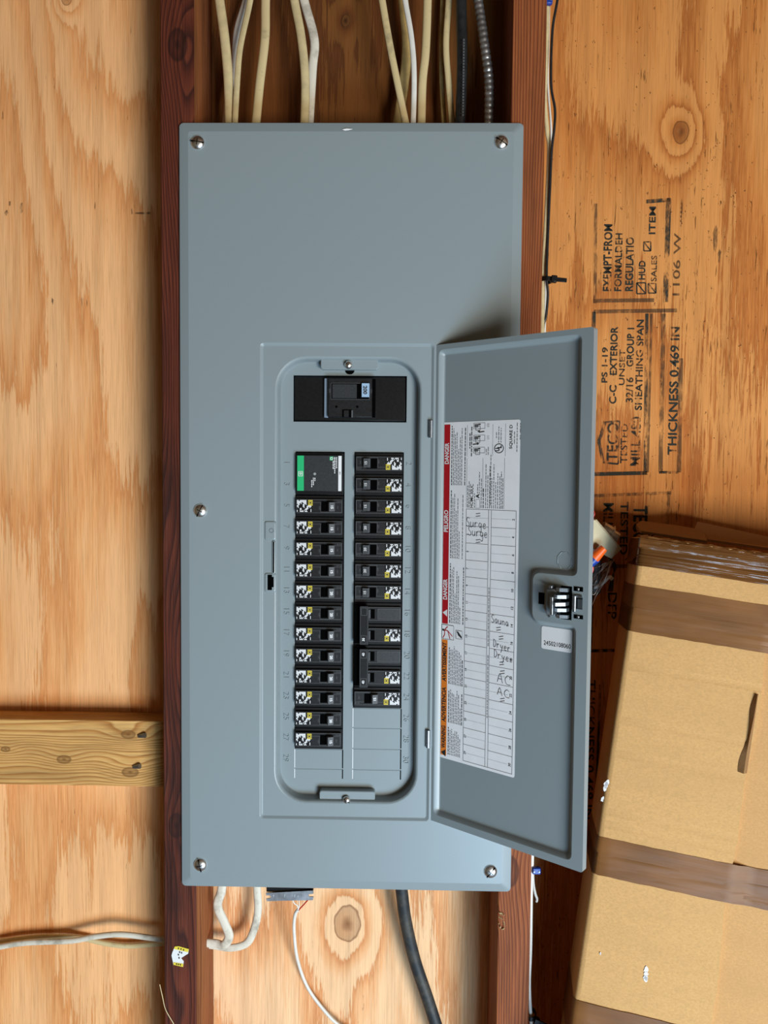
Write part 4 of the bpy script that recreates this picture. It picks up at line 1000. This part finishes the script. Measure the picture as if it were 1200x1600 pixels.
# torn sticker, straw and splinters
m = MB(); P = [at(x, y, YS - .0006) for x, y in ((269, 1489), (273, 1479), (279, 1478.5), (295, 1483), (294, 1490), (283, 1497), (287, 1502), (286, 1511), (271, 1507.5), (268, 1493))]
sroot2 = empty('price_sticker', P[8], 'torn yellow and white sticker on the dark left stud', 'sticker'); sh = Vector(sroot2.location)
m.prism(P, [p + Vector((0, .0004, 0)) for p in P], M_WHITE); m.build('paper', sroot2, shift=sh, smooth=0)
m = MB()
for Q in (((273, 1479), (279, 1478.5), (295, 1483), (294, 1488), (272, 1483)), ((271, 1503.5), (286.5, 1506), (286, 1511), (271, 1507.5))): m.add([at(x, y, YS - .0009) for x, y in Q], [tuple(range(len(Q)))], M_YEL)
m.build('yellow_band', sroot2, shift=sh, smooth=0)
m = MB(); 
for x, y in ((279, 1482), (283, 1483), (287, 1484.5), (276, 1506.5), (279, 1507), (282, 1507.5), (281, 1488), (284, 1489), (279, 1492), (280, 1497)): p = at(x, y, YS - .0012); m.box(p.x - .0008, p.x + .0006, p.y, p.y + .0001, p.z - .0009, p.z + .0009, M_INKBLK)
m.build('sticker_print', sroot2, shift=sh, smooth=0)
cable('straw', [(249.5, 1538, -.004), (254, 1558, -.004), (259, 1578, -.003), (272, 1601, -.001), (280, 1620, 0.0)], 1.4, M_NM, 'dry straw leaning on the dark left stud at the bottom', 'straw', flat=1)
m = MB(); random.seed(3)
for k in range(9):
    p = at(782 + random.uniform(-5, 7), 1440 + random.uniform(-14, 16), YS - .0002); q = p + Vector((random.uniform(-.004, .004), -.004, random.uniform(-.005, .005))); m.cyl(p + Vector((0, .001, 0)), q, .0010, .0003, 6, M_NM)
so = m.build('splintered_wood', smooth=0); tag(so, 'splintered pale wood around a dent in the right stud below the panel', 'splinters')

# ------------------------------------------------------------------ junction box behind the door
jc = at(915, 925, .05); jr = empty('junction_box', jc, 'open junction box with loose wires between the panel door and the carton', 'junction box'); sh = Vector(jr.location)
m = MB(); a, b = at(868, 845, YW - .045), at(940, 930, YW - .045); m.box(a.x, b.x, YW - .045, YW - .0003, b.z, a.z, plain('box_steel', (.10, .10, .10), .5, .7), ch=.003); m.build('box_body', jr, shift=sh)
m = MB(); p = at(937, 828, .055); q = at(962, 843, .055)
m.cyl(p, p.lerp(q, .55), .012, .012, 20, M_GALV); m.cyl(p.lerp(q, .5), q, .0095, .0095, 20, M_GALV); m.cyl(p.lerp(q, .55), p.lerp(q, .62), .0135, .0135, 8, M_GALV); m.build('conduit_connector', jr, shift=sh, smooth=30)
m = MB(); P = [at(*c_) for c_ in ((905, 812, .010), (930, 813, .014), (970, 859, .034), (955, 873, .034), (905, 845, .012))]; nn = Vector((.002, .0022, .001))
m.prism(P, [p + nn for p in P], M_TANPL); m.build('cover_plate', jr, shift=sh, smooth=0)
m = MB(); m.cyl(at(928, 872, .012), at(944, 856, .010), .0068, .0046, 14, M_ORP); m.build('wire_nut', jr, shift=sh, smooth=30)
m = MB(); m.cyl(at(916, 884, .014), at(931, 871, .013), .0058, .0066, 14, M_BLUEP); m.build('wire_nut', jr, shift=sh, smooth=30)
random.seed(9)
def wire(pix, r, mat):
    m = MB(); m.tube([at(*p) for p in pix], r, r, mat, 6, 6); m.build('wire', jr, shift=sh, smooth=60)
wire([(905, 868, .02), (915, 860, .016), (926, 890, .016), (910, 905, .02)], .0016, M_REDW)
wire([(925, 812, .03), (929, 803, .028), (926, 798, .03), (918, 805, .035)], .0008, M_REDW)
for k in range(14):
    x0, y0 = random.uniform(950, 960), random.uniform(872, 882); 
    pts = [(x0, y0, .045)]; x, y = x0, y0
    for j in range(5):
        x -= random.uniform(4, 13); y += random.uniform(2, 22) * (1 if j < 4 else -.5); pts.append((x, y, random.uniform(.03, .06)))
    wire(pts, .0006, M_COPPER)
wire([(957, 905, .04), (952, 902, .04), (940, 912, .045), (925, 920, .05)], .0024, M_NMW)
for k in range(5):
    x, y = 955 + k * 1.2, 872; wire([(x - 4, y, .045), (x + 3, y + 14, .05), (x + 4 - k * 2, y + 30, .055), (x + 2 - 3 * k, y + 52, .06)], .0006, M_BLKCABLE)

# ------------------------------------------------------------------ carton
Pt = at(1001, 838, -0.030); Pb = at(891, 1600, -0.062)
vd = (Pb - Pt).normalized()
u0 = Vector((math.cos(math.radians(9)), -math.sin(math.radians(9)), 0)); u = (u0 - vd * u0.dot(vd)).normalized()
bn = u.cross(-vd) ; bn.normalize()          # into the wall
if bn.y < 0: bn = -bn
BM = Matrix((u, bn, -vd)).transposed()
BWW, BDD = 0.44, 0.084
lowest = (u * BWW).z
BLL = (Pt.z + min(0, lowest) - 0.004) / (-vd.z)
croot = empty('carton', Pt, 'large tan cardboard carton bound with brown tape leaning at lower right', 'carton')
croot.matrix_world = Matrix.Translation(Pt) @ BM.to_4x4()
def bl_(px, py, off=0.0):
    p = on_plane(px, py, Pt - bn * off, bn) - Pt; return (p.dot(u), p.dot(-vd))
def cardboard(name, col, seed):
    g = G(name); n = g.noise(g.sv(380, 380, 620, seed), 1.0, 3, 0.65); n2 = g.noise(g.sv(5, 5, 30, seed + 2), 1.0, 2, 0.5); n3 = g.noise(g.sv(1, 1, 1, seed), 900, 2, 0.7)
    c1 = g.mix(g.ramp(n, [(0.3, 0.0), (0.7, 1.0)]), tuple(x * .88 for x in col), tuple(min(1, x * 1.10) for x in col))
    c1 = g.mix(g.ramp(n2, [(0.4, 0.0), (0.7, 0.35)]), c1, tuple(x * .84 for x in col))
    c1 = g.mix(g.ramp(n3, [(0.66, 0.0), (0.75, 0.4)]), c1, tuple(x * .5 for x in col))
    g.set(c1, 0.78, 0, 0.25); g.bump(g.m('ADD', g.m('MULTIPLY', n, .3), g.m('MULTIPLY', n2, .6)), 0.0004); return g.mat
M_KRAFT = cardboard('kraft_board', srgb(206, 160, 102), 1.0); M_KRAFT2 = cardboard('kraft_board_inner', srgb(202, 154, 98), 5.0)
M_KEDGE = cardboard('kraft_edge', srgb(206, 158, 92), 8.0); M_KDARK = cardboard('kraft_dark', srgb(150, 112, 72), 12.0)  # darker kraft tone for the torn lip and top flaps
def tape_mat(name, col, rough, seed, wr):
    g = G(name); n = g.noise(g.sv(5, 20, 150, seed), 1.0, 3, 0.55); n2 = g.noise(g.sv(14, 14, 40, seed + 2), 1.0, 2, 0.5)
    g.set(g.mix(g.ramp(n2, [(0.35, 0.0), (0.65, 1.0)]), tuple(c * .82 for c in col), tuple(c * 1.15 for c in col)), rough, 0, 0.4 if rough < .3 else 0.18)
    g.bump(n, wr); return g.mat
M_TAPE = tape_mat('brown_tape', srgb(124, 82, 44), 0.40, 2.0, 0.0004); M_TAPE2 = tape_mat('wrinkled_tape', srgb(106, 68, 34), 0.16, 6.0, 0.0045)
sx = (bl_(1178, 1120)[0] + bl_(1140, 1420)[0]) / 2
m = MB(); m.box(0.0, BWW, .0045, BDD, -BLL, 0, M_KRAFT2, ch=.004, seg=3); m.build('carton_body', croot, smooth=50)
# outer front flap with uneven edge
zs = [0]; random.seed(14); edge = []
N = 300
creases = [(bl_(1050, 1052)[1], .0010), (bl_(1100, 1205)[1], .0009), (bl_(1050, 1290)[1], .0012), (bl_(1050, 1310)[1], .0008), (bl_(1000, 1585)[1], .0008), (bl_(1000, 1130)[1], .0006)]
for i in range(N + 1):
    z = -.0 - BLL * i / N; jog = 0
    edge.append((sx + random.uniform(-.0005, .0005) + .0022 * math.sin(i * .06) + .0012 * math.sin(i * .21), z))
m = MB(); lf = [(0.0045, -BLL), (0.0013, -BLL), (0.0, -BLL)]
A = []
prof = [(.0, .0075), (.0004, .0045), (.0016, .0020), (.0036, .0006), (.0065, .0)]   # rounded left corner
rows = []
for (ex, z) in edge:
    q = sum(a_ * math.exp(-((z - zc_) / .0022) ** 2) for zc_, a_ in creases)
    rows.append([Vector((x, y + q * (i_ > 2) * .4, z)) for i_, (x, y) in enumerate(prof)] + [Vector((sx * .3, -.0004 + q * .5, z)), Vector((sx * .6, -.0006 + q, z)), Vector((ex, q, z)), Vector((ex + .0002, .0006 + q, z)), Vector((ex + .0002, .0044, z))])
for a, b in zip(rows, rows[1:]): m.strip(a, b, M_KRAFT, close=False)
m.strip(rows[0], [p + Vector((0, .003, 0)) for p in rows[0]], M_KEDGE, close=False)
m.build('front_flap', croot, smooth=50)
# torn lip beside the flap edge
m = MB(); q1, q0 = bl_(1184, 1085), bl_(1166, 1208)
S = 14; ridge = []
for i in range(S + 1):
    t = i / S; z = q1[1] + (q0[1] - q1[1]) * t; xx = q1[0] + (q0[0] - q1[0]) * t; wv = .003 + .005 * t
    ridge.append([Vector((xx - wv - .002 * math.sin(t * 9), -.0005, z)), Vector((xx - wv * .5, -.0045 - .0012 * math.sin(t * 7), z)), Vector((xx + .0005, -.0005, z)), Vector((xx + .0012, .0040, z))])
for a, b in zip(ridge, ridge[1:]): m.strip(a, b, M_KDARK, close=False)
m.build('torn_lip', croot, smooth=40)
# tape bands
def band(z1, z0, mat, seed, amp=.0004, slope=0.0, x1=BWW, seam=None):
    random.seed(seed); m = MB(); nx, nz = 60, 8
    side = [(-.0004, BDD * f) for f in (1.0, .8, .6, .4, .2, .1)]
    xs = [(.0, .0075), (.0004, .0045), (.0016, .0020), (.0036, .0006), (.0065, .0)]
    path = [(x, y) for x, y in side] + [(x - .0004 + i * .0001, y - .0004) for i, (x, y) in enumerate(xs)]
    k = 40
    for i in range(1, k + 1):
        x = .0065 + (x1 - .0065) * i / k; path.append((x, -.0005 - .0004 * math.sin(min(1, x / sx) * 3.1) if x < sx + .006 else .0038))
    rows = []
    for j in range(nz + 1):
        f = j / nz; r = []
        for i, (x, y) in enumerate(path):
            z = z1 + (z0 - z1) * f + slope * x
            d = -abs(math.sin(f * 9 + seed + x * 6) * math.sin(x * 25 + f * 4 + seed)) * amp if x > .004 else 0
            r.append(Vector((x, y + d, z + (random.uniform(-.0004, .0004) if j in (0, nz) else 0))))
        rows.append(r)
    for a, b in zip(rows, rows[1:]): m.strip(a, b, mat, close=False)
    return m.build('tape_band', croot, smooth=60)
zB1, zB0 = (bl_(1010, 916)[1] + bl_(1190, 945)[1]) / 2, (bl_(1005, 988)[1] + bl_(1190, 1021)[1]) / 2
sB = (bl_(1190, 945)[1] - bl_(1010, 916)[1]) / .18 if False else 0.0
zA0 = (bl_(1010, 882)[1] + bl_(1190, 916)[1]) / 2
zC1, zC0 = (bl_(928, 1300)[1] + bl_(1140, 1355)[1]) / 2, (bl_(920, 1358)[1] + bl_(1130, 1415)[1]) / 2
zD1 = (bl_(896, 1553)[1] + bl_(980, 1590)[1]) / 2
band(-.002, zA0, M_TAPE2, 1, .0022); band(zB1, zB0, M_TAPE, 2, .0003); band(zB1 - (zB1 - zB0) * .48, zB0 + .0006, M_TAPE, 5, .0006)
band(zC1, zC0, M_TAPE, 3, .0006); band(zC1 - (zC1 - zC0) * .42, zC0 + .0003, M_TAPE, 6, .0010); band(zD1, zD1 - .052, M_TAPE, 4, .0005)
# tape folded over the top edge, and the lifted top flaps
m = MB(); rows = []; random.seed(31)
for j, (y, z) in enumerate(((-.0012, -.012), (-.0014, -.004), (.000, .0006), (.006, .0016), (.016, .0018), (.030, .0016))):
    rows.append([Vector((BWW * i / 70, y - abs(math.sin(i * .9 + j)) * .0012 * (j < 3), z + math.sin(i * 1.7 + j * 2) * .0009)) for i in range(71)])
for a, b in zip(rows, rows[1:]): m.strip(a, b, M_TAPE2, close=False)
m.build('top_tape', croot, smooth=60)
def flap(pts, th, mat):
    P = [Vector(p) for p in pts]; n = (P[1] - P[0]).cross(P[2] - P[0]).normalized() * th; m = MB(); m.prism(P, [p + n for p in P], mat); m.build('top_flap', croot, smooth=0)
flap([(.004, .030, .004), (.075, .026, .0035), (.078, .075, .017), (.05, .088, .0185), (.010, .088, .018), (.001, .06, .012)], .003, M_KDARK)
flap([(.062, .050, .006), (.26, .040, .005), (.28, .085, .010), (.20, .092, .016), (.13, .096, .022), (.075, .092, .0265)], .003, M_KDARK)
# crumpled tape tuft at the top-left corner
m = MB(); random.seed(17); rows = []
for j in range(7):
    rows.append([Vector((-.001 + .0015 * math.sin(j * 2 + i) + i * .0035 - .004, BDD * .15 + j * .011, -.030 + i * .0058 + .002 * math.sin(i * 1.3 + j * 1.9))) for i in range(7)])
for a, b in zip(rows, rows[1:]): m.strip(a, b, M_TAPE2, close=False)
m.build('tape_crumple', croot, smooth=50)
# white paint flecks
for px, py, s in ((947, 1228, .9), (1011, 1521, 1.0), (941, 1248, .4), (938, 1488, .25)):
    a, b = bl_(px, py); m = MB(); random.seed(px)
    for k in range(4):
        cx, cz = a + random.uniform(-.002, .002) * s, b + random.uniform(-.006, .006) * s
        m.add([(cx + .0026 * s * math.cos(t) * random.uniform(.5, 1.2), -.0013, cz + .0042 * s * math.sin(t) * random.uniform(.5, 1.2)) for t in [i * .785 for i in range(8)]], [tuple(range(8))], M_WHITE)
    m.build('paint_fleck', croot, smooth=0)
